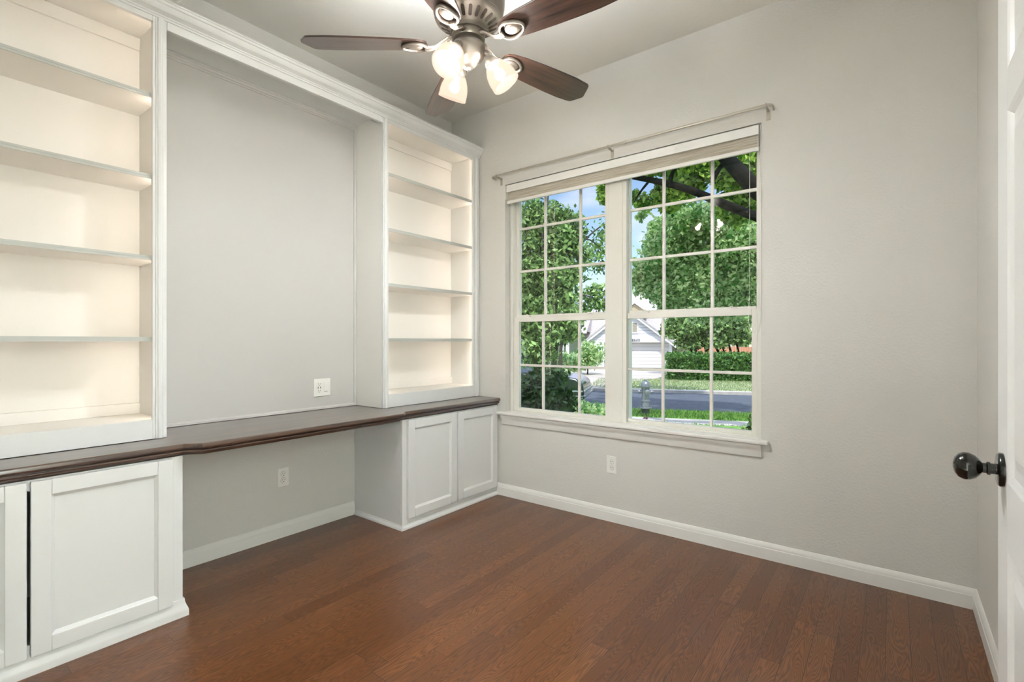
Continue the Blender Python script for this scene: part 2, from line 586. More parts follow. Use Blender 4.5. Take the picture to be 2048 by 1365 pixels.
def window_unit(n, x0, x1, ux, lx, ugl, lgl, label):
    """ux/lx: centre lines of vertical bars, ugl/lgl: glass edges of upper/lower sash"""
    root = thing('window_%d' % n, label, None, ((x0 + x1) / 2, 0.1, 0.652), kind='structure')
    z0, z1 = 0.652, WZ1
    fr = MB()
    fr.box(x0, x0 + 0.028, 0.058, 0.15, z0, z1)
    fr.box(x1 - 0.028, x1, 0.058, 0.15, z0, z1)
    fr.box(x0 + 0.028, x1 - 0.028, 0.058, 0.15, z1 - 0.03, z1)
    fr.box(x0 + 0.028, x1 - 0.028, 0.058, 0.15, z0 - 0.006, z0 + 0.008)
    # jamb track ribs
    fr.box(x0 + 0.028, x0 + 0.033, 0.098, 0.104, z0, z1)
    fr.box(x1 - 0.033, x1 - 0.028, 0.098, 0.104, z0, z1)
    fr.build('window_frame', M['vinyl'], root, bevel=0.002)
    zm = 1.385
    # lower sash, inner track
    a, b = x0 + 0.030, x1 - 0.030
    ls = MB()
    ls.box(a, lgl[0], 0.068, 0.098, z0 + 0.008, zm)
    ls.box(lgl[1], b, 0.068, 0.098, z0 + 0.008, zm)
    ls.box(lgl[0], lgl[1], 0.068, 0.098, z0 + 0.008, 0.683)
    ls.box(lgl[0], lgl[1], 0.064, 0.098, 1.348, zm)
    s1 = ls.build('lower_sash', M['vinyl'], root, bevel=0.003)
    bars = MB()
    for x in lx: bars.box(x - 0.0085, x + 0.0085, 0.074, 0.092, 0.683, 1.348)
    bars.box(lgl[0], lgl[1], 0.0745, 0.0915, 1.005, 1.022)
    bars.build('glazing_bars', M['vinyl'], s1, bevel=0.002)
    B(lgl[0], lgl[1], 0.081, 0.085, 0.683, 1.348).build('glass_pane', M['glass'], s1)
    us = MB()
    us.box(a, ugl[0], 0.104, 0.134, 1.372, z1 - 0.03)
    us.box(ugl[1], b, 0.104, 0.134, 1.372, z1 - 0.03)
    us.box(ugl[0], ugl[1], 0.102, 0.134, 1.372, 1.402)
    us.box(ugl[0], ugl[1], 0.104, 0.134, 2.352, z1 - 0.03)
    s2 = us.build('upper_sash', M['vinyl'], root, bevel=0.003)
    bars = MB()
    for x in ux: bars.box(x - 0.009, x + 0.009, 0.110, 0.128, 1.402, 2.352)
    for z in (1.744, 2.078): bars.box(ugl[0], ugl[1], 0.1105, 0.1275, z - 0.009, z + 0.009)
    bars.build('glazing_bars', M['vinyl'], s2, bevel=0.002)
    B(ugl[0], ugl[1], 0.117, 0.121, 1.402, 2.352).build('glass_pane', M['glass'], s2)
    for fx in (0.17, 0.80):
        xx = x0 + (x1 - x0) * fx
        lk = MB()
        lk.box(xx - 0.03, xx + 0.03, 0.072, 0.096, zm, zm + 0.006)
        lk.lathe([(0.011, 0), (0.011, 0.012), (0.006, 0.015)], 14, Matrix.Translation((xx, 0.084, zm + 0.006)))
        lk.box(xx - 0.004, xx + 0.032, 0.076, 0.084, zm + 0.008, zm + 0.016)
        lk.build('sash_lock', M['vinyl'], s1, bevel=0.001)
    vl = MB()
    vl.box(x0 + 0.028, x0 + 0.036, 0.108, 0.122, 1.935, 1.985)
    vl.build('vent_stop', M['plastic'], root, bevel=0.001)
    return root


window_unit(1, 0.585, 1.434, (0.878, 1.182), (0.882, 1.192), (0.642, 1.408), (0.662, 1.408), 'left double-hung window with white grilles')
window_unit(2, 1.534, 2.384, (1.795, 2.096), (1.802, 2.100), (1.556, 2.344), (1.566, 2.326), 'right double-hung window with white grilles')

# ------------------------------------------------------------------ door opened back against the right wall
DX = 3.140
root = thing('door_1', 'white panelled door opened back along the right wall', None, (DX + 0.0175, -2.36, 0.0), kind='structure')
DYF, DYH = -1.592, -2.350
def leaf():
    m = MB()
    m.box(DX + 0.008, DX + 0.027, DYH, DYF, 0.012, 2.035)
    st, mid = 0.105, 0.10
    yc = (DYF + DYH) / 2
    rails = [(0.012, 0.20), (0.80, 0.93), (1.64, 1.72), (1.925, 2.035)]
    for a, b in ((DYF - st, DYF), (DYH, DYH + st), (yc - mid / 2, yc + mid / 2)):
        m.box(DX, DX + 0.035, a, b, 0.012, 2.035)
    for z0, z1 in rails:
        m.box(DX + 0.0001, DX + 0.0349, DYH + st, yc - mid / 2, z0, z1)
        m.box(DX + 0.0001, DX + 0.0349, yc + mid / 2, DYF - st, z0, z1)
    return m, rails, st, mid, yc
m_, rails, st_, mid_, yc_ = leaf()
m_.build('door_leaf', M['door'], root)
pan = []
for i in range(3):
    z0, z1 = rails[i][1], rails[i + 1][0]
    for a, b in ((DYH + st_, yc_ - mid_ / 2), (yc_ + mid_ / 2, DYF - st_)):
        pm = MB()
        for side in (0, 1):
            xs = (lambda d: DX + d) if side == 0 else (lambda d: DX + 0.035 - d)
            # raised field with sloped edges plus sticking moulding around
            o = [(a, z0), (b, z0), (b, z1), (a, z1)]
            def inset(d): return [(a + d, z0 + d), (b - d, z0 + d), (b - d, z1 - d), (a + d, z1 - d)]
            rings = [(0.0, 0.000), (0.006, 0.003), (0.014, 0.0085), (0.030, 0.0085), (0.052, 0.003), (0.055, 0.002)]
            vs, fs = [], []
            for d, dx in rings:
                for (y, z) in inset(d): vs.append((xs(dx), y, z))
            for r in range(len(rings) - 1):
                for k in range(4):
                    k2 = (k + 1) % 4
                    fs.append((r * 4 + k, r * 4 + k2, r * 4 + 4 + k2, r * 4 + 4 + k))
            n = (len(rings) - 1) * 4
            fs.append((n, n + 1, n + 2, n + 3))
            pm.add(vs, fs)
        pm.build('door_panel', M['door'], root)
for side in (-1, 1):
    Mk = Matrix.Translation((DX if side < 0 else DX + 0.035, -1.652, 0.945)) @ Matrix.Rotation(-side * -PI / 2 if side < 0 else PI / 2, 4, 'Y')
    if side < 0:
        Mk = Matrix.Translation((DX, -1.652, 0.945)) @ Matrix.Rotation(-PI / 2, 4, 'Y')
    k = MB()
    k.lathe([(0.033, 0), (0.033, 0.006), (0.030, 0.009), (0.012, 0.010)], 36, Mk)
    ks = 1.0 if side < 0 else 0.6
    k.lathe([(0.0105, 0.008), (0.0105, 0.018), (0.013, 0.019), (0.013, 0.023), (0.010, 0.025), (0.010, 0.030), (0.016, 0.034), (0.0235, 0.041), (0.0275, 0.050),
             (0.0275, 0.058), (0.024, 0.066), (0.016, 0.072), (0.006, 0.0745), (0.0, 0.075)], 36,
            Mk @ Matrix.Scale(ks, 4, (0, 0, 1)))
    k.build('door_knob', M['bronze'], root, smooth=50, label='dark bronze egg-shaped door knob')
for z in (0.2, 1.02, 1.85):
    B(DX + 0.030, DX + 0.045, -2.362, -2.350, z, z + 0.09).build('hinge', M['bronze'], root, bevel=0.001)
m_ = MB()
for (a, b, z0, z1) in ((DY1 - 0.02, DY1, 0, DZ1), (DY0, DY0 + 0.02, 0, DZ1), (DY0 + 0.02, DY1 - 0.02, DZ1 - 0.02, DZ1)):
    m_.box(RX - 0.012, RX + 0.132, a, b, z0, z1)
m_.box(RX - 0.016, RX, DY1, DY1 + 0.055, 0, DZ1 + 0.055)
m_.box(RX - 0.016, RX, DY0, DY1, DZ1, DZ1 + 0.055)
struct(m_.build('trim_4', M['trim'], bevel=0.002), 'white casing of the doorway')

def offset_path(path, d):
    out = []
    n = len(path)
    for i in range(n):
        p = Vector(path[i])
        def nrm(a, b):
            t = (Vector(b) - Vector(a)).normalized()
            return Vector((-t.y, t.x))
        ns = []
        if i > 0: ns.append(nrm(path[i - 1], path[i]))
        if i < n - 1: ns.append(nrm(path[i], path[i + 1]))
        if len(ns) == 1: o = ns[0] * d
        else:
            b = (ns[0] + ns[1]).normalized()
            o = b * (d / max(0.3, b.dot(ns[0])))
        out.append((p.x + o.x, p.y + o.y))
    return out


def path_mould(mb, path, prof):
    """closed profile [(offset, z)] swept with mitres along a 2D path"""
    k, n = len(prof), len(path)
    rings = [offset_path(path, d) for d, z in prof]
    vs = [(rings[i][q][0], rings[i][q][1], prof[i][1]) for q in range(n) for i in range(k)]
    fs = []
    for q in range(n - 1):
        for i in range(k):
            i2 = (i + 1) % k
            fs.append((q * k + i, q * k + i2, (q + 1) * k + i2, (q + 1) * k + i))
    fs.append(tuple(range(k)))
    fs.append(tuple((n - 1) * k + i for i in reversed(range(k))))
    return mb.add(vs, fs)


# ------------------------------------------------------------------ built-in: base cabinets
CF, DFX = 0.505, 0.526      # carcass face, door face
ZT = 0.699
def shaker_door(root, y0, y1, z0, z1):
    y0, y1 = min(y0, y1), max(y0, y1)
    fw = 0.056
    m = MB()
    m.box(CF + 0.001, DFX, y0, y0 + fw, z0, z1)
    m.box(CF + 0.001, DFX, y1 - fw, y1, z0, z1)
    m.box(CF + 0.001, DFX, y0 + fw, y1 - fw, z0, z0 + fw)
    m.box(CF + 0.001, DFX, y0 + fw, y1 - fw, z1 - fw, z1)
    d = m.build('cabinet_door', M['cab'], root, bevel=0.0025)
    # inner bead slope and recessed panel
    p = MB()
    a, b, c, e = y0 + fw, y1 - fw, z0 + fw, z1 - fw
    rings = [(-0.002, DFX - 0.003), (0.010, DFX - 0.0115), (0.011, DFX - 0.0125)]
    vs, fs = [], []
    for s, x in rings:
        vs += [(x, a + s, c + s), (x, b - s, c + s), (x, b - s, e - s), (x, a + s, e - s)]
    for r in range(2):
        for k in range(4):
            k2 = (k + 1) % 4
            fs.append((r * 4 + k, r * 4 + k2, r * 4 + 4 + k2, r * 4 + 4 + k))
    fs.append((8, 9, 10, 11))
    p.add(vs, fs)
    p.build('door_inset', M['cab'], d)


def base_cabinet(y0, y1, doors, label, dark_gap, shoe, side_end):
    root = thing('base_cabinet', label, 'cabinet', (0.26, (y0 + y1) / 2, 0), group='white base cabinets under the worktop')
    t = 0.018
    m = MB()
    m.box(0.002, CF - 0.02, y0, y0 + t, 0, ZT)
    m.box(0.002, CF - 0.02, y1 - t, y1, 0, ZT)
    m.box(0.002, CF - 0.02, y0 + t, y1 - t, 0.075, 0.093)
    m.box(0.002, 0.010, y0 + t, y1 - t, 0.093, ZT)
    m.build('carcass', M['cab'], root)
    f = MB()
    f.box(CF - 0.02, CF, y0, y0 + 0.045, 0, ZT)
    f.box(CF - 0.02, CF, y1 - 0.045, y1, 0, ZT)
    f.box(CF - 0.02, CF, y0 + 0.045, y1 - 0.045, 0, 0.105)
    f.box(CF - 0.02, CF, y0 + 0.045, y1 - 0.045, ZT - 0.04, ZT)
    if not dark_gap:
        yc = (doors[0][1] + doors[1][0]) / 2
        f.box(CF - 0.02, CF, yc - 0.03, yc + 0.03, 0.105, ZT - 0.04)
    f.build('face_frame', M['cab'], root, bevel=0.0015)
    sh = MB()
    h, pz = shoe
    pf = [(0, 0), (pz, 0), (pz, h * 0.30), (pz * 0.92, h * 0.42), (pz * 0.60, h * 0.62), (pz * 0.36, h * 0.82), (pz * 0.30, h), (0, h)]
    if side_end > 0:
        path_mould(sh, [(0.018, y1), (CF, y1), (CF, y0)], pf)
    else:
        path_mould(sh, [(CF, y1), (CF, y0), (0.018, y0)], pf)
    sh.build('base_moulding', M['cab'], root, smooth=40)
    for d in doors:
        shaker_door(root, d[0], d[1], 0.066, 0.694)
    return root

base_cabinet(-0.955, -0.004, [(-0.922, -0.478), (-0.465, -0.026)], 'white two-door base cabinet beside the window wall', False, (0.030, 0.014), -1)
base_cabinet(-3.120, -2.178, [(-3.085, -2.673), (-2.663, -2.220)], 'white two-door base cabinet at the left edge with a dark gap between its doors', True, (0.075, 0.018), 1)

# ------------------------------------------------------------------ worktop with moulded edge
path = [(0.530, -0.003), (0.530, -0.955), (0.583, -1.008), (0.583, -2.128), (0.530, -2.184), (0.530, -3.122)]
prof = [(-0.008, 0.755), (-0.002, 0.754), (0.003, 0.750), (0.005, 0.744), (0.005, 0.738), (0.002, 0.732), (-0.003, 0.7295), (-0.012, 0.7285), (-0.013, 0.7255),
        (-0.007, 0.7235), (-0.005, 0.719), (-0.007, 0.7145), (-0.013, 0.7125), (-0.021, 0.712), (-0.022, 0.708), (-0.026, 0.704), (-0.030, 0.701)]
wt = MB()
rings = [offset_path(path, d) for d, z in prof]
n = len(path)
vs = []
for (d, z), r in zip(prof, rings):
    vs += [(x, y, z) for x, y in r]
fs = []
for i in range(len(prof) - 1):
    for k in range(n - 1):
        fs.append((i * n + k, i * n + k + 1, (i + 1) * n + k + 1, (i + 1) * n + k))
b0 = len(vs)
vs += [(0.002, path[0][1], 0.755), (0.002, path[-1][1], 0.755), (0.002, path[0][1], 0.701), (0.002, path[-1][1], 0.701)]
fs.append(tuple([b0] + list(range(n)) + [b0 + 1]))
last = (len(prof) - 1) * n
fs.append(tuple([b0 + 2] + list(range(last, last + n)) + [b0 + 3]))
fs.append((b0, b0 + 1, b0 + 3, b0 + 2))
fs.append(tuple([b0] + [i * n for i in range(len(prof))] + [b0 + 2]))
fs.append(tuple([b0 + 1] + [i * n + n - 1 for i in range(len(prof))] + [b0 + 3]))
wt.add(vs, fs)
tag(wt.build('worktop', M['wood'], smooth=25), 'dark stained wooden worktop with moulded edge running over the white base cabinets', 'worktop')

# ------------------------------------------------------------------ bookcases
BF = 0.315
ZO0, ZO1 = 0.845, 2.648
ZB = 0.757
def bookcase(y0, y1, o0, o1, label):
    """y0<y1 outside, o0<o1 opening"""
    root = thing('bookcase', label, 'bookcase', (0.16, (y0 + y1) / 2, ZB), group='lit white bookcases on the worktop')
    i0, i1 = y0 + 0.022, y1 - 0.022
    m = MB()
    m.box(0.004, BF - 0.02, y0, i0, ZB, 2.705)
    m.box(0.004, BF - 0.02, i1, y1, ZB, 2.705)
    m.box(0.004, BF - 0.02, i0, i1, 2.688, 2.705)
    m.box(0.004, BF - 0.02, i0, i1, ZB, ZO0)
    m.build('side_panels', M['book'], root)
    B(0.004, 0.018, i0, i1, ZO0, 2.688).build('back_panel', M['book'], root)
    B(0.018, 0.032, i0, i1, 2.628, 2.688).build('back_rail', M['book'], root, bevel=0.002)
    B(0.018, 0.032, i0, i1, ZO0, 0.897).build('back_rail', M['book'], root, bevel=0.002)
    f = MB()
    f.box(BF - 0.02, BF, y0, o0, ZB, 2.69)
    f.box(BF - 0.02, BF, o1, y1, ZB, 2.69)
    f.box(BF - 0.02, BF, o0, o1, ZB, ZO0)
    f.box(BF - 0.02, BF, o0, o1, ZO1, 2.69)
    f.build('face_frame', M['cab'], root, bevel=0.0015)
    for a, b in ((y0, o0), (o1, y1)):
        c = (a + b) / 2
        bd = MB()
        pr = [(BF, c - 0.0155), (BF + 0.004, c - 0.0155), (BF + 0.005, c - 0.011), (BF + 0.0095, c - 0.008), (BF + 0.012, c), (BF + 0.0095, c + 0.008), (BF + 0.005, c + 0.011), (BF + 0.004, c + 0.0155), (BF, c + 0.0155)]
        bd.extrude(pr, 'z', ZB, 2.671)
        bd.build('pilaster_bead', M['cab'], root, smooth=30)
    for z in (2.327, 1.957, 1.587, 1.218):
        s = B(0.018, BF - 0.026, i0 + 0.001, i1 - 0.001, z - 0.019, z).build('shelf', M['book'], root)
        e = MB()
        e.box(BF - 0.026, BF - 0.021, i0 + 0.001, i1 - 0.001, z - 0.020, z - 0.0115)
        e.box(BF - 0.026, BF - 0.0225, i0 + 0.001, i1 - 0.001, z - 0.0115, z - 0.009)
        e.box(BF - 0.026, BF - 0.021, i0 + 0.001, i1 - 0.001, z - 0.009, z + 0.001)
        e.build('edge_strip', M['edge'], s, label='grey grooved front edge of the shelf')
    # LED strips fixed behind the face frame stiles, facing into the case, one length per compartment
    zz = [ZO0 + 0.01, 1.198, 1.222, 1.567, 1.591, 1.937, 1.961, 2.307, 2.331, 2.680]
    for k in range(0, 10, 2):
        for yy in (i0 + 0.012, i1 - 0.012):
            if yy < o0 or yy > o1:
                B(BF - 0.0235, BF - 0.0205, yy - 0.005, yy + 0.005, zz[k] + 0.004, zz[k + 1] - 0.004).build('led_strip', M['led'], root)
    return root

bookcase(-0.955, -0.004, -0.912, -0.072, 'lit white bookcase with four shelves beside the window wall')
bookcase(-3.120, -2.178, -3.073, -2.233, 'lit white bookcase with four shelves cut off by the left edge')

# niche between the bookcases
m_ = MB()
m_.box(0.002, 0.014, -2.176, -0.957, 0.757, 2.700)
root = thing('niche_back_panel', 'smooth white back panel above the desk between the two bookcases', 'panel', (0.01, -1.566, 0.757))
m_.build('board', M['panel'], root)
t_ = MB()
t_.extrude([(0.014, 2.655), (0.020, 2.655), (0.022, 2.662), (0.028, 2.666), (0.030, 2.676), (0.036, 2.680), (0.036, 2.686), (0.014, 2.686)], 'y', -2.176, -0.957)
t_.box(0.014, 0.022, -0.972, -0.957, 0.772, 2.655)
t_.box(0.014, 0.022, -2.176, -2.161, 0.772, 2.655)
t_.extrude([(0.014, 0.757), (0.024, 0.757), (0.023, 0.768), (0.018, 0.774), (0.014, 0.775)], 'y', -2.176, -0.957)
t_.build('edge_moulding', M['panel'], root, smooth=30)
m_ = MB()
m_.box(0.295, BF, -2.176, -0.957, 2.634, 2.735)
m_.box(0.0145, 0.295, -2.176, -0.957, 2.688, 2.702)
tag(m_.build('niche_header', M['cab'], bevel=0.0015), 'white header board bridging the two bookcases above the desk niche', 'header board')
m_ = MB()
cp = [(BF - 0.02, 2.692), (BF, 2.692), (BF, 2.672), (BF + 0.005, 2.672), (BF + 0.006, 2.680), (BF + 0.010, 2.683), (BF + 0.010, 2.688), (BF + 0.016, 2.692), (BF + 0.028, 2.700),
      (BF + 0.036, 2.712), (BF + 0.040, 2.722), (BF + 0.045, 2.725), (BF + 0.046, 2.736), (BF + 0.049, 2.738), (BF + 0.049, 2.745), (BF - 0.02, 2.745)]
cp = [(BF + 0.0005, 2.672)] + cp[3:-1] + [(BF + 0.0005, 2.745)]
m_.extrude(cp, 'y', -3.122, -0.002)
tag(m_.build('crown_moulding', M['cab'], smooth=20), 'long white crown moulding running along the top of the built-in bookcases', 'moulding')

# ------------------------------------------------------------------ outlets
def duplex(m, o, u, v, w, sc_=1.0):
    """recess details: o origin, u right, v up, w out (unit vectors)"""
    pass

def outlet(name, label, o, u, w, cat='outlet', gangs=1, switch=False):
    o, u, w = Vector(o), Vector(u), Vector(w)
    v = Vector((0, 0, 1))
    Mx = Matrix(((u.x, v.x, w.x, o.x), (u.y, v.y, w.y, o.y), (u.z, v.z, w.z, o.z), (0, 0, 0, 1)))
    root = thing(name, label, cat, tuple(o))
    W = 0.035 if gangs == 1 else 0.0585
    pl = MB().box(-W, W, -0.057, 0.057, 0.0, 0.006, Mx)
    pl.build('cover_plate', M['plastic'], root, bevel=0.0025)
    cx = 0 if gangs == 1 else -0.023
    if gangs == 1:
        for s in (-1, 1):
            r = MB().lathe([(0.0165, 0.006), (0.0165, 0.0085)], 24, Mx @ Matrix.Translation((cx, s * 0.0195, 0)))
            ro = r.build('receptacle', M['plastic'], root)
            q = MB()
            q.box(cx - 0.0075, cx - 0.0052, s * 0.0195 - 0.001, s * 0.0195 + 0.008, 0.0084, 0.0089, Mx)
            q.box(cx + 0.0052, cx + 0.0075, s * 0.0195 - 0.0005, s * 0.0195 + 0.007, 0.0084, 0.0089, Mx)
            q.lathe([(0.0028, 0.0084), (0.0028, 0.0089)], 10, Mx @ Matrix.Translation((cx, s * 0.0195 - 0.008, 0)))
            q.build('slots', M['slot'], ro)
            g = MB()
            g.tube([Mx @ Vector((cx + 0.0168 * math.cos(2 * PI * k / 24), s * 0.0195 + 0.0168 * math.sin(2 * PI * k / 24), 0.0062)) for k in range(24)], 0.0006, 6, closed=True)
            g.build('outline', M['slot'], ro)
    else:
        r = MB().box(cx - 0.0165, cx + 0.0165, -0.033, 0.033, 0.006, 0.0085, Mx).build('receptacle', M['plastic'], root, bevel=0.001)
        q = MB()
        for s in (-1, 1):
            q.box(cx - 0.0075, cx - 0.0052, s * 0.021 - 0.001, s * 0.021 + 0.007, 0.0084, 0.0089, Mx)
            q.box(cx + 0.0052, cx + 0.0075, s * 0.021 - 0.0005, s * 0.021 + 0.006, 0.0084, 0.0089, Mx)
            q.lathe([(0.0027, 0.0084), (0.0027, 0.0089)], 10, Mx @ Matrix.Translation((cx, s * 0.021 - 0.008, 0)))
        q.box(cx - 0.011, cx - 0.0065, -0.006, 0.006, 0.0084, 0.0089, Mx)
        q.box(cx + 0.0065, cx + 0.011, -0.006, 0.006, 0.0084, 0.0089, Mx)
        q.build('slots', M['slot'], r)
        sw = MB()
        sw.box(0.023 - 0.0165, 0.023 + 0.0165, -0.033, 0.033, 0.006, 0.0085, Mx)
        sw.box(0.023 - 0.012, 0.023 + 0.012, -0.026, 0.026, 0.0085, 0.011, Mx)
        so = sw.build('rocker_switch', M['plastic'], root, bevel=0.001)
        MB().box(0.023 - 0.012, 0.023 + 0.012, -0.0285, -0.0262, 0.0084, 0.009, Mx).build('outline', M['slot'], so)
    return root

outlet('wall_outlet', 'white duplex outlet on the beige wall under the window', (1.484, -0.0005, 0.377), (1, 0, 0), (0, -1, 0))
outlet('wall_outlet', 'white duplex outlet on the wall under the wooden desk', (0.0005, -1.464, 0.366), (0, 1, 0), (1, 0, 0))
outlet('wall_outlet', 'white double plate with outlet and rocker switch just above the desk', (0.0145, -1.212, 0.898), (0, 1, 0), (1, 0, 0), 'outlet and switch', 2, True)

# ------------------------------------------------------------------ window shade, rod, chain
root = thing('window_shade', 'rolled-up woven window shade with white valance at the top of the window', 'window shade', (1.48, 0.03, 2.264))
B(0.594, 2.377, -0.003, 0.010, 2.351, 2.404).build('valance', M['trim'], root, bevel=0.002)
B(0.600, 2.374, 0.012, 0.018, 2.284, 2.40).build('shade_fabric', M['fabric'], root)
m_ = MB(); m_.tube([(0.606, 0.038, 2.372), (2.366, 0.038, 2.372)], 0.019, 20)
m_.build('roller', M['fabric'], root, smooth=60)
B(0.594, 2.378, 0.004, 0.022, 2.262, 2.286).build('bottom_rail', M['trim'], root, bevel=0.004)
for x in (0.5835, 2.3845):
    B(x - 0.002, x + 0.002, -0.002, 0.054, 2.30, 2.402).build('bracket', M['plastic'], root)
ch = MB()
pts = [(2.374, 0.000, 2.36)] + [(2.374, -0.004, 2.3 - 0.1 * k) for k in range(9)]
pts += [(2.373, -0.006, 1.40), (2.370, -0.008, 1.33), (2.360, -0.01, 1.27), (2.348, -0.012, 1.247), (2.336, -0.012, 1.262), (2.326, -0.010, 1.31), (2.322, 0.02, 1.40)]
pts += [(2.322, 0.036, 1.5 + 0.1 * k) for k in range(9)]
ch.tube(pts, 0.0013, 6)
ch.build('pull_chain', M['plastic'], root, smooth=60)
ch = MB()
ch.tube([(2.385, -0.005, 2.40), (2.388, -0.006, 1.9), (2.388, -0.006, 1.42), (2.386, -0.008, 1.32), (2.378, -0.010, 1.26), (2.368, -0.010, 1.245)], 0.0014, 6)
ch.build('cord', M['plastic'], root, smooth=60)
m_ = MB()
m_.box(2.368, 2.392, -0.022, -0.010, 0.652, 0.656); m_.box(2.372, 2.378, -0.02, -0.012, 0.656, 0.666); m_.box(2.384, 2.389, -0.02, -0.012, 0.656, 0.668)
tag(m_.build('cord_cleat', M['plastic'], bevel=0.001), 'small white cord cleat screwed to the right end of the window sill', 'cleat')

root = thing('curtain_rod', 'slim off-white curtain rod on three brackets above the window', 'curtain rod', (1.48, 0, 2.475))
ry = -0.062
pts = [(0.492, -0.004, 2.470), (0.492, -0.040, 2.472), (0.500, ry + 0.006, 2.473), (0.515, ry, 2.473)]
pts += [(0.515 + (2.425 - 0.515) * k / 8, ry, 2.473) for k in range(1, 9)]
pts += [(2.440, ry + 0.003, 2.473), (2.450, ry + 0.014, 2.473), (2.454, -0.034, 2.470), (2.452, -0.004, 2.466)]
m_ = MB(); m_.tube(pts, 0.0085, 12, flat=(0.55, 1.0))
m_.build('rod', M['metalw'], root, smooth=50)
for x in (0.545, 1.490, 2.425):
    b = MB()
    b.box(x - 0.010, x + 0.010, -0.004, -0.0005, 2.415, 2.470)
    b.tube([(x, -0.003, 2.462), (x, -0.03, 2.466), (x, ry + 0.008, 2.464), (x, ry, 2.462)], 0.006, 8)
    b.tube([(x, ry - 0.006, 2.462), (x, ry - 0.008, 2.470), (x, ry - 0.007, 2.482)], 0.004, 8)
    b.build('bracket', M['metalw'], root, smooth=40)
B(1.60, 1.618, ry - 0.006, ry + 0.006, 2.464, 2.483).build('rod_joint', M['metalw'], root, bevel=0.002)

# ------------------------------------------------------------------ ceiling fan
FX, FY, FZ = 1.625, -1.558, 2.379
root = thing('ceiling_fan', 'brushed nickel ceiling fan with dark wooden blades and three lit glass shades', 'ceiling fan', (FX, FY, CZ))
C0 = Matrix.Translation((FX, FY, 0))
MB().lathe([(0.075, CZ - 0.001), (0.075, CZ - 0.02), (0.05, CZ - 0.07), (0.016, CZ - 0.085)], 36, C0).build('canopy', M['nickel'], root, smooth=40)
MB().lathe([(0.0135, CZ - 0.08), (0.0135, 2.66)], 20, C0).build('downrod', M['nickel'], root, smooth=40)
MB().lathe([(0.02, 2.70), (0.045, 2.685), (0.06, 2.665), (0.075, 2.645), (0.080, 2.630), (0.118, 2.628), (0.119, 2.662), (0.124, 2.662), (0.128, 2.628), (0.140, 2.60), (0.146, 2.57), (0.144, 2.53), (0.138, 2.505), (0.132, 2.490), (0.134, 2.486), (0.130, 2.478),
            (0.122, 2.472), (0.072, 2.444), (0.070, 2.440), (0.070, 2.425), (0.02, 2.425)], 56, C0).build('motor_housing', M['nickel'], root, smooth=35)
MB().lathe([(0.088, 2.630), (0.088, 2.638), (0.110, 2.638), (0.110, 2.6295)], 40, C0).build('fill_uplight_ring', M['fill_uplight'], root)  # glowing ring added out of view to brighten ceiling and room
vs_ = MB()
slope = (2.472 - 2.444) / (0.122 - 0.072)
for k in range(22):
    a = 2 * PI * k / 22 + 0.1
    for (r0, r1) in ((0.080, 0.116),):
        n_ = 12
        ring = []
        for j in range(n_):
            t = 2 * PI * j / n_
            cx_, cy_ = ((r0 + r1) / 2 + (1 if math.cos(t) > 0 else -1) * ((r1 - r0) / 2 - 0.007) + 0.007 * math.cos(t)), 0.007 * math.sin(t)
            x = FX + cx_ * math.cos(a) - cy_ * math.sin(a)
            y = FY + cx_ * math.sin(a) + cy_ * math.cos(a)
            z = 2.444 + slope * (cx_ - 0.072)
            ring.append((x, y, z))
        vs = [(x, y, z - 0.0012) for x, y, z in ring] + [(x, y, z + 0.003) for x, y, z in ring]
        fs = [tuple(range(n_)), tuple(range(n_, 2 * n_))] + [(j, (j + 1) % n_, n_ + (j + 1) % n_, n_ + j) for j in range(n_)]
        vs_.add(vs, fs)
vs_.build('vent_slots', M['nickeld'], root)
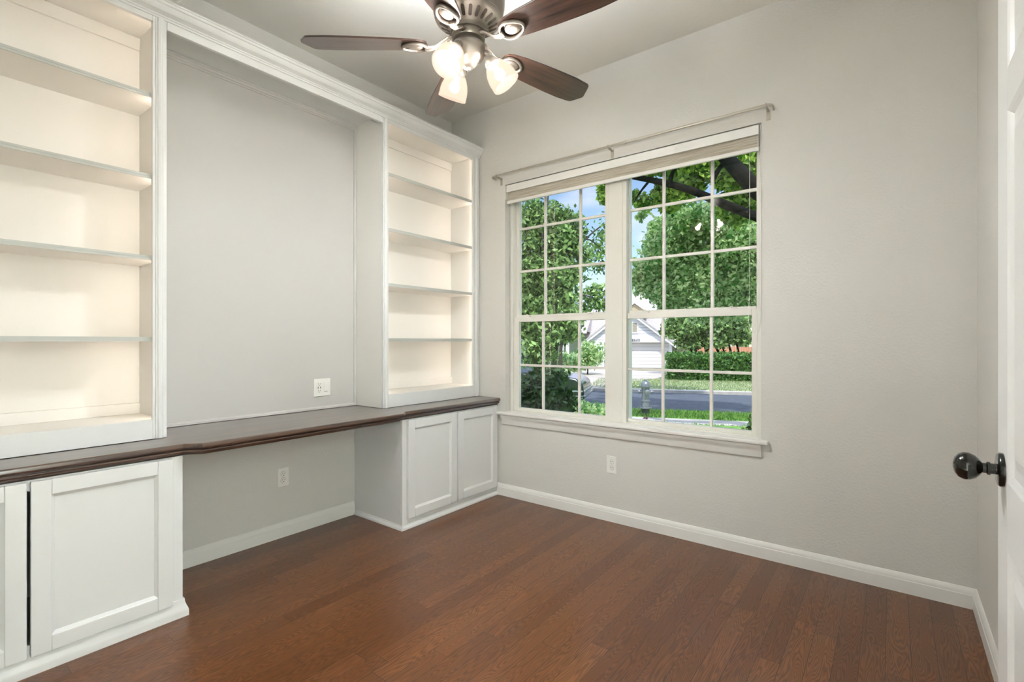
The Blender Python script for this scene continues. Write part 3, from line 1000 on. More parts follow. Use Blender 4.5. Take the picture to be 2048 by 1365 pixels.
# flywheel, switch housing
MB().lathe([(0.064, 2.425), (0.066, 2.420), (0.066, 2.402), (0.062, 2.396), (0.050, 2.392), (0.050, 2.386), (0.060, 2.382), (0.066, 2.374), (0.067, 2.355), (0.062, 2.335), (0.050, 2.318),
            (0.034, 2.308), (0.030, 2.300), (0.022, 2.292), (0.010, 2.288), (0.006, 2.280), (0.0, 2.279)], 44, C0).build('switch_housing', M['nickel'], root, smooth=35)
TH0 = 1.315
for k in range(5):
    a = TH0 + 2 * PI * k / 5
    Bm = Matrix.Translation((FX, FY, FZ)) @ Matrix.Rotation(a, 4, 'Z')
    pitch = Matrix.Rotation(math.radians(-12), 4, 'X')
    # blade outline
    up = [(0.165, 0.028), (0.175, 0.040), (0.20, 0.049), (0.26, 0.057), (0.36, 0.064), (0.46, 0.0685), (0.54, 0.070), (0.60, 0.066), (0.618, 0.063), (0.625, 0.058), (0.652, 0.020), (0.657, 0.008)]
    dn = [(0.655, 0.0), (0.632, -0.052), (0.626, -0.060), (0.615, -0.065), (0.54, -0.070), (0.46, -0.0685), (0.36, -0.064), (0.26, -0.057), (0.20, -0.049), (0.175, -0.040), (0.165, -0.028)]
    ol = up + dn
    m_ = MB()
    vs = [pitch @ Vector((x, y, 0.003)) for x, y in ol] + [pitch @ Vector((x, y, -0.003)) for x, y in ol]
    n_ = len(ol)
    fs = [tuple(range(n_)), tuple(range(n_, 2 * n_))] + [(j, (j + 1) % n_, n_ + (j + 1) % n_, n_ + j) for j in range(n_)]
    # own object frame so the grain runs along each blade
    br = bpy.data.objects.new('blade', None)
    me = bpy.data.meshes.new('blade')
    me.from_pydata([tuple(v) for v in vs], [], fs)
    me.validate()
    me.materials.append(M['blade'])
    bo = bpy.data.objects.new('blade', me)
    bpy.data.objects.remove(br)
    col.objects.link(bo)
    bo.parent = root
    loc = MW[root.name].inverted() @ Bm
    bo.location = loc.to_translation()
    bo.rotation_euler = (0, 0, a)
    MW[bo.name] = Bm
    md = bo.modifiers.new('bevel', 'BEVEL'); md.width = 0.0015; md.segments = 2; md.limit_method = 'ANGLE'; md.angle_limit = math.radians(60)
    # blade iron: S-curved arm, open oval ring and raised pad under the blade
    ir = MB()
    arm = [(0.055, 0, 0.030), (0.085, 0, 0.024), (0.110, 0, 0.006), (0.130, 0, -0.010), (0.155, 0, -0.016), (0.172, 0, -0.014)]
    ir.tube([Bm @ Vector(p) for p in arm], [0.017, 0.0135, 0.011, 0.011, 0.014, 0.012], 12, flat=(1.0, 0.55))
    ring = []
    for j in range(28):
        t = 2 * PI * j / 28
        rx, ry_ = 0.050, 0.040 - 0.008 * math.cos(t)
        ring.append(Bm @ pitch @ Vector((0.212 + rx * math.cos(t), ry_ * 0.92 * math.sin(t), -0.011)))
    ir.tube(ring, 0.0075, 10, closed=True, flat=(0.75, 1.0))
    ir.build('blade_iron', M['nickel'], root, smooth=50)
    pad = MB()
    vs, fs, seg = [], [], 26
    for i, (s, z) in enumerate(((1.0, -0.0035), (0.97, -0.010), (0.82, -0.014), (0.45, -0.016), (0.01, -0.0165))):
        for j in range(seg):
            t = 2 * PI * j / seg
            vs.append(Bm @ pitch @ Vector((0.214 + 0.034 * s * math.cos(t), 0.025 * s * math.sin(t), z)))
    for i in range(4):
        for j in range(seg):
            j2 = (j + 1) % seg
            fs.append((i * seg + j, i * seg + j2, (i + 1) * seg + j2, (i + 1) * seg + j))
    pad.add(vs, fs)
    pad.build('iron_medallion', M['nickel'], root, smooth=60)

for k, az in enumerate((-80, 40, 160)):
    a = math.radians(az)
    tilt = math.radians(35)
    out = Vector((math.cos(a), math.sin(a), 0))
    ax = out * math.sin(tilt) + Vector((0, 0, -math.cos(tilt)))
    neck = Vector((FX, FY, 2.322)) + out * 0.086
    arm = MB()
    arm.tube([Vector((FX, FY, 2.345)) + out * 0.045, Vector((FX, FY, 2.352)) + out * 0.066, Vector((FX, FY, 2.345)) + out * 0.080, neck], [0.014, 0.013, 0.015, 0.020], 14)
    arm.build('lamp_arm', M['nickel'], root, smooth=60)
    Ms = Matrix.Translation(neck) @ ax.to_track_quat('Z', 'Y').to_matrix().to_4x4()
    ho = MB().lathe([(0.016, -0.012), (0.021, -0.006), (0.027, 0.004), (0.030, 0.014), (0.029, 0.022)], 28, Ms, caps=False)
    ho.lathe([(0.0045, 0), (0.0045, 0.008), (0.002, 0.010)], 10, Ms @ Matrix.Translation((0, 0.029, 0.014)) @ Matrix.Rotation(-PI / 2, 4, 'X'))
    ho.build('shade_holder', M['nickel'], root, smooth=50)
    so = MB()
    outer = [(0.026, 0.012), (0.031, 0.018), (0.040, 0.030), (0.050, 0.050), (0.056, 0.070), (0.0580, 0.088), (0.0572, 0.102), (0.0585, 0.104), (0.0590, 0.112), (0.0580, 0.114)]
    inner = [(r - 0.004, z) for r, z in reversed(outer)]
    so.lathe(outer + inner, 44, Ms, caps=False)
    so.build('lamp_shade', M['shade'], root, smooth=35, label='lit frosted glass shade')
    bu = MB()
    bu.lathe([(0.010, 0.018), (0.011, 0.040), (0.013, 0.050), (0.019, 0.060), (0.021, 0.070), (0.018, 0.080), (0.010, 0.088), (0.0, 0.089)], 24, Ms)
    bu.build('light_bulb', M['bulb'], root, smooth=60)

# added hallway lamp, out of view, as fill light through the doorway
root = thing('hall_fill_lamp', 'added round fill lamp, out of view on the hallway ceiling outside the doorway', 'fill lamp', (4.1, -1.15, CZ))
MB().lathe([(0.17, CZ - 0.001), (0.17, CZ - 0.03), (0.16, CZ - 0.035)], 36, Matrix.Translation((4.1, -1.15, 0))).build('base', M['nickel'], root, smooth=40)
MB().lathe([(0.155, CZ - 0.035), (0.14, CZ - 0.07), (0.09, CZ - 0.10), (0.0, CZ - 0.11)], 36, Matrix.Translation((4.1, -1.15, 0))).build('diffuser', M['shade'], root, smooth=50)
ld = bpy.data.lights.new('hall_fill_light', 'POINT')  # added point light below the dome, fills the room through the doorway
ld.energy = HALL_FILL_WATTS
ld.shadow_soft_size = 0.14
ld.color = (0.80, 0.91, 1.0)
lo = bpy.data.objects.new('hall_fill_light', ld)
lo.parent = root
lo.location = (0, 0, -0.30)
col.objects.link(lo)

# ================================================================== outdoors
def W3(s, t, z=0.0):
    p = Vector((CAM.x, CAM.y, 0)) + SV * s + TV * t
    return Vector((p.x, p.y, z))


def PX(px, py, d):
    """point seen at this pixel of the photograph at depth d: used only to read positions off the photo"""
    r = Vector((math.cos(YAW), math.sin(YAW), 0)); f = Vector((-math.sin(YAW), math.cos(YAW), 0))
    return CAM + (f + r * ((px - 1024) / FPX) - Vector((0, 0, 1)) * ((py - 682.4) / FPX)) * d


MS = Matrix.Translation((CAM.x, CAM.y, 0)) @ Matrix.Rotation(SA, 4, 'Z')   # (s,t,z) -> world


def mat_ground(name, cols, scale, rough=0.9, bump=0.3, bs=60):
    m, nt, N, L, p = new_mat(name)
    tc = N.new('ShaderNodeTexCoord')
    n = N.new('ShaderNodeTexNoise')
    n.inputs['Scale'].default_value = scale
    n.inputs['Detail'].default_value = 8
    n.inputs['Roughness'].default_value = 0.7
    L.new(tc.outputs['Object'], n.inputs['Vector'])
    r = N.new('ShaderNodeValToRGB')
    r.color_ramp.elements[0].position = 0.35
    r.color_ramp.elements[1].position = 0.65
    r.color_ramp.elements[0].color = lin(cols[0])
    r.color_ramp.elements[1].color = lin(cols[1])
    L.new(n.outputs['Fac'], r.inputs['Fac'])
    L.new(r.outputs['Color'], p.inputs['Base Color'])
    p.inputs['Roughness'].default_value = rough
    n2 = N.new('ShaderNodeTexNoise')
    n2.inputs['Scale'].default_value = bs
    L.new(tc.outputs['Object'], n2.inputs['Vector'])
    b = N.new('ShaderNodeBump')
    b.inputs['Strength'].default_value = bump
    b.inputs['Distance'].default_value = 0.02
    L.new(n2.outputs['Fac'], b.inputs['Height'])
    L.new(b.outputs['Normal'], p.inputs['Normal'])
    return m


M['lawn'] = mat_ground('lawn_grass', ((52, 112, 40), (132, 176, 84)), 5, bump=0.9, bs=40)
M['walk'] = mat_ground('sidewalk_concrete', ((164, 160, 154), (192, 188, 182)), 3)
M['road'] = mat_ground('street_asphalt', ((56, 66, 78), (84, 92, 102)), 4, bump=0.5, bs=30)
M['drive'] = mat_ground('driveway_concrete', ((172, 165, 156), (194, 187, 178)), 0.8)
M['siding'] = mat_stripes('white_lap_siding', (214, 215, 222), (150, 154, 170), 'Z', 0.24, 0.13)
M['beige'] = mat('beige_house_wall', (198, 196, 178), 0.8, var=0.06)
M['hwhite'] = mat('white_house_trim', (222, 223, 228), 0.6)
M['shingle'] = mat('grey_roof_shingle', (176, 172, 172), 0.9, var=0.22, vscale=9, bump=0.5, bscale=18)
M['metalroof'] = mat_stripes('blue_grey_seam_roof', (172, 178, 206), (112, 120, 160), 'X', 0.42, 0.22, 0.45)
M['gdoor'] = mat_stripes('white_garage_door', (214, 212, 214), (165, 160, 170), 'Z', 0.27, 0.10, 0.5)
M['bark'] = mat('tree_bark', (62, 60, 52), 0.9, var=0.35, vscale=14, bump=0.8, bscale=25)
M['barkd'] = mat('dark_tree_bark', (18, 20, 18), 0.9, spec=0.1, var=0.3, vscale=14, bump=0.8, bscale=25)
M['leafmid'] = mat_leaf('bright_green_leaves', (32, 100, 26), (190, 224, 100))
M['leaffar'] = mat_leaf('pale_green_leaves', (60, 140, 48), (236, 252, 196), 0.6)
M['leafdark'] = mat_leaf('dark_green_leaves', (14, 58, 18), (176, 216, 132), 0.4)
M['leafdeep'] = mat_leaf('deep_green_leaves', (16, 48, 20), (66, 110, 52), 0.25)  # dark green leaf tones of the low bush, random per leaf
M['grass'] = mat_leaf('grass_blades', (48, 104, 36), (150, 192, 92))
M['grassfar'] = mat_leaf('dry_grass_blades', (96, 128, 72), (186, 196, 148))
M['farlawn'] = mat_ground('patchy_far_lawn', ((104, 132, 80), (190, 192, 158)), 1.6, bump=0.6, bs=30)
M['hedge'] = mat_leaf('clipped_hedge_leaves', (24, 74, 22), (104, 158, 66), 0.3)
M['fence'] = mat_stripes('cedar_fence_boards', (208, 150, 122), (150, 100, 80), 'X', 0.14, 0.10, 0.8)
M['hydrant'] = mat('silver_hydrant_paint', (132, 138, 144), 0.35, metal=0.6)
M['hydrantd'] = mat('dark_green_base_paint', (44, 62, 52), 0.5)
M['car'] = mat('dark_green_car_paint', (24, 40, 38), 0.18, metal=0.3, coat=0.8)
M['carglass'] = mat('car_glass', (40, 60, 78), 0.05, spec=0.9)
M['chrome'] = mat('chrome_trim', (190, 196, 202), 0.2, metal=0.9)
M['rubber'] = mat('tyre_rubber', (26, 26, 27), 0.8)
M['deadleaf'] = mat('dark_red_leaf', (74, 30, 30), 0.7)


def strip_s(name, m, pts, s0, s1, thick=0.05, kind='structure', label=None, parent=None):
    """ground strip with profile [(t,z)...] running along the street"""
    mb = MB()
    n = len(pts)
    vs = []
    for s in (s0, s1):
        vs += [MS @ Vector((s, t, z)) for t, z in pts] + [MS @ Vector((s, t, z - thick)) for t, z in reversed(pts)]
    k = 2 * n
    fs = [tuple(range(k)), tuple(range(k, 2 * k))] + [(i, (i + 1) % k, k + (i + 1) % k, k + i) for i in range(k)]
    mb.add(vs, fs)
    o = mb.build(name, m)
    o['kind'] = kind
    if label: o['label'] = label
    return o


lw = MB()
c_ = [MS.inverted() @ Vector(p) for p in ((-18, TH + 0.01, 0), (12, TH + 0.01, 0))]
lw.add([W3(c_[0].x - 8, c_[0].y + 0.0, -0.46), W3(c_[1].x, c_[1].y, -0.46), W3(18, 11.58, -0.65), W3(-26, 11.58, -0.65),
        W3(c_[0].x - 8, c_[0].y, -0.8), W3(c_[1].x, c_[1].y, -0.8), W3(18, 11.58, -0.9), W3(-26, 11.58, -0.9)],
       [(0, 1, 2, 3), (4, 5, 6, 7), (0, 1, 5, 4), (1, 2, 6, 5), (2, 3, 7, 6), (3, 0, 4, 7)])
struct(lw.build('lawn', M['lawn']), 'green front lawn outside the window')
strip_s('sidewalk', M['walk'], [(11.58, -0.645), (12.48, -0.655)], -26, 18, 0.25, label='pale concrete sidewalk beyond the lawn')
strip_s('grass_strip', M['lawn'], [(12.48, -0.650), (14.05, -0.685)], -26, 18, 0.25, label='strip of grass between sidewalk and street')
strip_s('curb', M['walk'], [(14.05, -0.685), (14.2, -0.69)], -26, 18, 0.25, label='near concrete curb')
strip_s('street', M['road'], [(14.2, -0.80), (18, -0.86), (21.6, -0.965)], -30, 24, 0.2, label='asphalt street in dappled shade')
strip_s('curb', M['walk'], [(21.6, -0.85), (21.95, -0.845)], -30, 24, 0.3, label='far concrete curb')
strip_s('far_lawn', M['farlawn'], [(21.95, -0.86), (30, -0.93), (39.3, -0.93), (80, -0.6)], -50, 60, 0.2, label='lawn across the street')
dv = MB()
dv.add([MS @ Vector(p) for p in ((-9.5, 21.4, -0.84), (-2.6, 21.4, -0.84), (-1.2, 26, -0.885), (1.25, 32, -0.90), (1.25, 39.45, -0.90), (-4.6, 39.45, -0.90), (-5.5, 30, -0.895), (-7, 26, -0.885),
                                 (-9.5, 21.4, -0.95), (-2.6, 21.4, -0.95), (-1.2, 26, -0.99), (1.25, 32, -1.0), (1.25, 39.45, -1.0), (-4.6, 39.45, -1.0), (-5.5, 30, -1.0), (-7, 26, -0.99))],
       [(0, 1, 2, 3, 4, 5, 6, 7), tuple(range(8, 16))] + [(i, (i + 1) % 8, 8 + (i + 1) % 8, 8 + i) for i in range(8)])
struct(dv.build('driveway', M['drive']), 'pale concrete driveway across the street')

# ---- fire hydrant
hb = W3(-0.24, 12.94, -0.665)
root = thing('fire_hydrant', 'silver fire hydrant with dark base on the grass strip by the street', 'fire hydrant', hb, SA)
Hm = MW[root.name]
def hl(p, seg=28, M_=None): return MB().lathe(p, seg, Hm @ (M_ or Matrix.Identity(4)))
hl([(0.10, -0.05), (0.10, 0.16), (0.104, 0.17)]).build('base', M['hydrantd'], root, smooth=40)
b = hl([(0.150, 0.17), (0.152, 0.195), (0.120, 0.202)])
for k in range(8):
    a = 2 * PI * k / 8 + 0.2
    b.lathe([(0.011, 0.16), (0.011, 0.222)], 6, Hm @ Matrix.Translation((0.136 * math.cos(a), 0.136 * math.sin(a), 0)))
b.build('ground_flange', M['hydrant'], root, smooth=40)
b = hl([(0.098, 0.20), (0.090, 0.34), (0.112, 0.345), (0.112, 0.375), (0.092, 0.38), (0.088, 0.46), (0.082, 0.56), (0.094, 0.61), (0.102, 0.69), (0.104, 0.71)])
b.build('barrel', M['hydrant'], root, smooth=40)
b = hl([(0.145, 0.71), (0.147, 0.735), (0.112, 0.742), (0.108, 0.79), (0.088, 0.835), (0.05, 0.862), (0.03, 0.866), (0.028, 0.895), (0.0, 0.897)])
for k in range(8):
    a = 2 * PI * k / 8
    b.lathe([(0.010, 0.70), (0.010, 0.752)], 6, Hm @ Matrix.Translation((0.132 * math.cos(a), 0.132 * math.sin(a), 0)))
b.build('bonnet', M['hydrant'], root, smooth=40)
for rot, L_, r_ in ((0, 0.175, 0.05), (PI, 0.175, 0.05), (-PI / 2 + 0.35, 0.19, 0.068)):
    Mn = Matrix.Translation((0, 0, 0.585)) @ Matrix.Rotation(rot, 4, 'Z') @ Matrix.Rotation(PI / 2, 4, 'Y')
    hl([(r_ * 0.75, 0.06), (r_ * 0.78, L_ - 0.05), (r_, L_ - 0.045), (r_, L_ - 0.01), (r_ * 0.7, L_), (0.018, L_), (0.018, L_ + 0.025), (0, L_ + 0.026)], 20, Mn).build('nozzle', M['hydrant'], root, smooth=40)

b = MB()
for k in range(9):
    a = random.random() * 6.28
    c = PX(1292 + random.uniform(-5, 5), 838, 11.6); c.z = -0.64 + random.uniform(0, 0.05)
    d = Vector((math.cos(a), math.sin(a), random.uniform(0.1, 0.9))) * 0.045
    e = Vector((-math.sin(a), math.cos(a), random.uniform(-0.2, 0.5))) * 0.025
    b.add([c - d, c + e, c + d, c - e], [(0, 1, 2, 3)])
tag(b.build('fallen_leaf_sprig', M['deadleaf']), 'small dark sprig of fallen leaves on the sidewalk in front of the hydrant', 'leaves')

# ---- house across the street, local frame = street frame
hs = thing('house', 'white-sided house with double garage and grey shingle roof across the street', 'house', W3(-2.1, 39.4, -0.9), SA)
def hbuild(mb, name, m, parent=None, bevel=0, label=None, smooth=None):
    mb.v = [tuple(MS @ Vector(v)) for v in mb.v]
    return mb.build(name, m, parent or hs, bevel=bevel, label=label, smooth=smooth)
AX, AZ = -2.11, 3.72           # gable apex
EL, ER, EZ = -5.35, 1.20, 1.12 # wall corners, eave height
GB = -0.9
# garage block front wall with door opening, then gable
w = MB()
w.box(EL, -3.85, 39.4, 39.6, GB, EZ)
w.box(1.10, ER, 39.4, 39.6, GB, EZ)
w.box(-3.85, 1.10, 39.4, 39.6, 1.13, EZ + 0.03)
w.box(EL, EL + 0.2, 39.6, 46, GB, EZ)
w.box(ER - 0.2, ER, 39.6, 46, GB, EZ)
hbuild(w, 'garage_wall', M['hwhite'])
w = MB()
w.extrude([(EL, EZ + 0.03), (ER, EZ + 0.03), (ER, EZ + 0.06), (AX, AZ - 0.1), (EL, EZ + 0.15)], 'y', 39.41, 39.6)
hbuild(w, 'gable_wall', M['siding'])
w = MB(); w.box(-3.9, 1.2, 39.36, 39.41, 1.10, 1.60)
fb = hbuild(w, 'fascia_board', M['hwhite'])
w = MB(); w.box(-3.85, 1.10, 39.85, 39.9, GB, 1.13)
hbuild(w, 'garage_door', M['gdoor'])
# house number, seven-segment style plates
SEG = {'8': 'abcdefg', '6': 'acdefg', '2': 'abged', '0': 'abcdef'}
w = MB()
for i, chd in enumerate('8620'):
    x0 = -1.72 + i * 0.155
    hh, ww, tt = 0.20, 0.10, 0.028
    zz0 = 1.16
    R = {'a': (x0, x0 + ww, zz0 + hh - tt, zz0 + hh), 'g': (x0, x0 + ww, zz0 + hh / 2 - tt / 2, zz0 + hh / 2 + tt / 2), 'd': (x0, x0 + ww, zz0, zz0 + tt),
         'f': (x0, x0 + tt, zz0 + hh / 2, zz0 + hh), 'b': (x0 + ww - tt, x0 + ww, zz0 + hh / 2, zz0 + hh), 'e': (x0, x0 + tt, zz0, zz0 + hh / 2), 'c': (x0 + ww - tt, x0 + ww, zz0, zz0 + hh / 2)}
    for q in SEG[chd]:
        a_, b_, c_, d_ = R[q]
        w.box(a_, b_, 39.335, 39.36, c_, d_)
w.v = [tuple(MS @ Vector(v)) for v in w.v]
w.build('house_number', M['slot'], fb, label='dark house number 8620')
# gable vent
w = MB()
w.box(-1.80, -1.70, 39.37, 39.41, 1.85, 2.72); w.box(-1.36, -1.26, 39.37, 39.41, 1.85, 2.72)
w.box(-1.70, -1.36, 39.37, 39.41, 2.62, 2.72); w.box(-1.86, -1.20, 39.35, 39.41, 1.78, 1.87)
v_ = hbuild(w, 'gable_vent', M['hwhite'])
w = MB()
w.box(-1.70, -1.36, 39.385, 39.405, 1.87, 2.62)
w.v = [tuple(MS @ Vector(v)) for v in w.v]
w.build('louvre', mat_stripes('grey_louvre', (176, 168, 150), (110, 104, 96), 'Z', 0.08, 0.35), v_)
# rakes and garage roof
sl_ = (AZ - EZ) / (AX - (EL - 0.25))
for nm, m_, dz0, dz1, t0, t1 in (('rake_board', M['hwhite'], -0.02, -0.24, 39.10, 39.18), ('garage_roof', M['shingle'], 0.10, -0.02, 39.05, 46.5)):
    w = MB()
    xl, zl = -5.75, AZ - (AX + 5.75) * 0.785
    xr, zr = 1.62, AZ - (1.62 - AX) * 0.785
    w.extrude([(xl, zl + dz1), (AX, AZ + dz1), (AX, AZ + dz0), (xl, zl + dz0)], 'y', t0, t1)
    w.extrude([(AX, AZ + dz1), (xr, zr + dz1), (xr, zr + dz0), (AX, AZ + dz0)], 'y', t0, t1)
    hbuild(w, nm, m_)
# main roof: hip roof behind the garage
w = MB()
w.add([(-9.5, 41.5, 1.75), (2.9, 40.4, 1.05), (2.9, 51, 1.05), (-9.5, 51, 1.75), (-3.2, 46, 5.6), (-0.6, 45.4, 5.55)],
      [(0, 1, 5, 4), (1, 2, 5), (2, 3, 4, 5), (3, 0, 4), (0, 3, 2, 1)])
hbuild(w, 'main_roof', M['shingle'])
w = MB()
w.box(-9.2, 2.6, 42.6, 50.5, GB, 1.06)
hbuild(w, 'main_wall', M['beige'])
# small roof gable peak
w = MB()
w.extrude([(-2.45, 3.62), (-1.62, 4.20), (-0.79, 3.62)], 'y', 41.3, 45.0)
hbuild(w, 'dormer_wall', mat('tan_dormer_wall', (186, 172, 140), 0.8))
w = MB()
w.extrude([(-2.65, 3.48), (-1.62, 4.24), (-0.59, 3.48), (-0.59, 3.64), (-1.62, 4.40), (-2.65, 3.64)], 'y', 41.1, 45.0)
hbuild(w, 'dormer_roof', M['hwhite'])
# blue-grey metal roof to the left and porch with posts
w = MB()
w.add([(-8.6, 44.4, 3.3), (-3.3, 44.4, 3.3), (-3.3, 48, 6.3), (-6.0, 48, 6.3), (-8.6, 51, 3.3), (-3.3, 51, 3.3)], [(0, 1, 2, 3), (0, 3, 4), (1, 5, 2), (2, 5, 4, 3), (0, 4, 5, 1)])
hbuild(w, 'metal_roof', M['metalroof'], label='blue-grey standing seam roof')
w = MB()
w.add([(-11.5, 39.2, 1.95), (-5.2, 39.2, 1.95), (-5.2, 44, 4.1), (-11.5, 44, 4.1), (-11.5, 44, 1.9), (-5.2, 44, 1.9)], [(0, 1, 2, 3), (3, 2, 5, 4), (0, 3, 4), (1, 5, 2), (0, 4, 5, 1)])
hbuild(w, 'porch_roof', M['shingle'])
w = MB(); w.box(-11.5, -5.2, 39.1, 39.2, 1.80, 1.96)
hbuild(w, 'porch_fascia', M['hwhite'])
w = MB(); w.box(-11.5, EL, 42.0, 42.3, GB, 1.9)
hbuild(w, 'porch_wall', mat('sage_wall', (168, 184, 170), 0.8))
for s in (-7.2, -6.75):
    w = MB(); w.box(s - 0.12, s + 0.12, 39.3, 39.5, GB, 1.8); w.box(s - 0.17, s + 0.17, 39.25, 39.55, GB, GB + 0.25); w.box(s - 0.17, s + 0.17, 39.25, 39.55, 1.6, 1.8)
    hbuild(w, 'porch_post', M['hwhite'])
w = MB(); w.tube([(1.42, 39.0, 1.1), (1.36, 39.25, 0.9), (1.34, 39.34, 0.6), (1.34, 39.34, GB + 0.1)], 0.05, 8)
hbuild(w, 'downspout', mat('dark_downspout', (84, 80, 88), 0.5))
w = MB(); w.box(1.9, 7.0, 42.5, 42.8, GB, 1.6)
hbuild(w, 'side_wall', M['beige'])

# ---- neighbouring house far right, mostly hidden by trees
h2 = thing('neighbour_house', 'grey-walled house partly hidden by trees at the right edge of the window view', 'house', W3(8.6, 33.0, -0.9), SA)
w = MB(); w.box(7.35, 13, 33, 43, GB, 2.6)
w.v = [tuple(MS @ Vector(v)) for v in w.v]; w.build('wall', mat('grey_blue_wall', (150, 162, 168), 0.8), h2)
w = MB()
w.add([(6.9, 32.4, 2.6), (13.5, 32.4, 2.6), (13.5, 43.5, 2.6), (6.9, 43.5, 2.6), (9, 38, 4.6), (12, 38, 4.6)], [(0, 1, 5, 4), (1, 2, 5), (2, 3, 4, 5), (3, 0, 4), (0, 3, 2, 1)])
w.v = [tuple(MS @ Vector(v)) for v in w.v]; w.build('roof', mat('blue_grey_roof', (120, 136, 156), 0.8, var=0.1), h2)

w = MB(); w.box(2.7, 7.3, 36.0, 36.06, GB, 0.80)
for s in (2.8, 5.1, 7.2): w.box(s - 0.05, s + 0.05, 36.06, 36.16, GB, 0.85)
w.v = [tuple(MS @ Vector(v)) for v in w.v]
tag(w.build('wooden_fence', M['fence']), 'reddish cedar board fence behind the trees across the street', 'fence')

# ---- parked car at the near kerb, mostly behind the bush
CS, CT = -2.02, 14.55      # front end, near side
CR = -0.83
car = thing('parked_car', 'dark car parked in the street behind the bush', 'car', W3(CS - 2.3, CT + 0.9, CR), SA)
def cbuild(mb, name, m, parent=None, **k):
    mb.v = [tuple(MS @ Vector(v)) for v in mb.v]
    return mb.build(name, m, parent or car, **k)
pr = [(0, 0.28), (0.0, 0.62), (-0.05, 0.80), (-0.25, 0.93), (-1.15, 1.04), (-1.25, 1.05), (-2.05, 1.50), (-3.4, 1.52), (-4.2, 1.08), (-4.65, 1.02), (-4.72, 0.60), (-4.7, 0.28)]
w = MB(); w.extrude([(CS + x, CR + z) for x, z in pr[:5]] + [(CS - 1.25, CR + 1.05), (CS - 4.2, CR + 1.06)] + [(CS + x, CR + z) for x, z in pr[9:]], 'y', CT, CT + 1.8)
body = cbuild(w, 'car_body', M['car'], bevel=0.07, seg=3, smooth=40)
w = MB()
cab = [(-1.2, 1.05), (-2.02, 1.50), (-3.4, 1.52), (-4.2, 1.06)]
n_ = 4
vs = []
for (tt, sh) in ((CT + 0.06, 0.0), (CT + 1.74, 0.0)):
    for i, (x, z) in enumerate(cab):
        inw = 0.16 if z > 1.2 else 0.0
        vs.append((CS + x, tt + (inw if tt < CT + 1 else -inw), CR + z))
w.add(vs, [(0, 1, 2, 3), (4, 5, 6, 7), (0, 1, 5, 4), (1, 2, 6, 5), (2, 3, 7, 6), (3, 0, 4, 7)])
cbuild(w, 'cabin_glass', M['carglass'], bevel=0.02)
w = MB(); w.box(CS - 3.35, CS - 2.0, CT + 0.2, CT + 1.6, CR + 1.505, CR + 1.54)
cbuild(w, 'roof', M['car'], bevel=0.015)
w = MB(); w.box(CS - 0.02, CS + 0.05, CT + 0.05, CT + 1.75, CR + 0.52, CR + 0.58); w.box(CS - 0.02, CS + 0.06, CT + 0.02, CT + 1.78, CR + 0.38, CR + 0.43)
w.box(CS - 0.5, CS - 0.02, CT - 0.02, CT, CR + 0.52, CR + 0.57); w.box(CS - 0.5, CS - 0.02, CT - 0.02, CT, CR + 0.38, CR + 0.42)
cbuild(w, 'bumper_trim', M['chrome'], bevel=0.01)
for x in (-0.85, -3.75):
    for t in (CT + 0.02, CT + 1.58):
        w = MB(); w.lathe([(0.20, 0), (0.31, 0.0), (0.33, 0.03), (0.33, 0.17), (0.31, 0.20), (0.2, 0.20)], 28, Matrix.Translation((CS + x, t, CR + 0.33)) @ Matrix.Rotation(-PI / 2, 4, 'X'))
        wh = cbuild(w, 'wheel', M['rubber'], smooth=40)
        w = MB(); w.lathe([(0.0, 0.02), (0.19, 0.02), (0.20, 0.18), (0.0, 0.18)], 16, Matrix.Translation((CS + x, t, CR + 0.33)) @ Matrix.Rotation(-PI / 2, 4, 'X'))
        cbuild(w, 'hub_cap', M['chrome'], parent=wh)


# ---- vegetation
def leaves_mesh(name, blobs, m, parent, seed, clump=0.30, per=26, elong=1.7):
    """blobs: (centre, (rx, ry, rz), leaf count, leaf size)"""
    rng = np.random.default_rng(seed)
    V = []
    for c, r, n, ls in blobs:
        c = np.array(c); r = np.array(r)
        nc = max(1, n // per)
        u = rng.normal(size=(nc, 3)); u /= np.linalg.norm(u, axis=1)[:, None]
        rad = rng.random(nc) ** (1 / 2.2)
        cc = c + u * rad[:, None] * r
        cid = rng.integers(0, nc, n)
        p = cc[cid] + rng.normal(size=(n, 3)) * clump * r.mean() * 0.55
        a = rng.normal(size=(n, 3)); a /= np.linalg.norm(a, axis=1)[:, None]
        b = rng.normal(size=(n, 3)); b -= (a * b).sum(1)[:, None] * a; b /= np.linalg.norm(b, axis=1)[:, None]
        sz = ls * (0.6 + 0.8 * rng.random(n))[:, None]
        q = np.stack([p - a * sz * elong / 2, p + b * sz / 2, p + a * sz * elong / 2, p - b * sz / 2], 1)
        V.append(q.reshape(-1, 3))
    V = np.concatenate(V)
    if parent is not None:
        inv = np.array(MW[parent.name].inverted())
        V = V @ inv[:3, :3].T + inv[:3, 3]
    nq = len(V) // 4
    me = bpy.data.meshes.new(name)
    me.vertices.add(len(V)); me.vertices.foreach_set('co', V.astype(np.float32).ravel())
    me.loops.add(nq * 4); me.loops.foreach_set('vertex_index', np.arange(nq * 4, dtype=np.int32))
    me.polygons.add(nq); me.polygons.foreach_set('loop_start', np.arange(0, nq * 4, 4, dtype=np.int32))
    me.update(calc_edges=True)
    me.validate()
    me.materials.append(m)
    o = bpy.data.objects.new(name, me)
    col.objects.link(o)
    if parent is not None: o.parent = parent
    return o


def blob(px, py, d, rx, ry, n, ls, depth=None):
    c = PX(px, py, d)
    k = d / FPX
    r1 = rx * k
    return ((c.x, c.y, c.z), (r1, depth or r1 * 0.9, ry * k), n, ls)


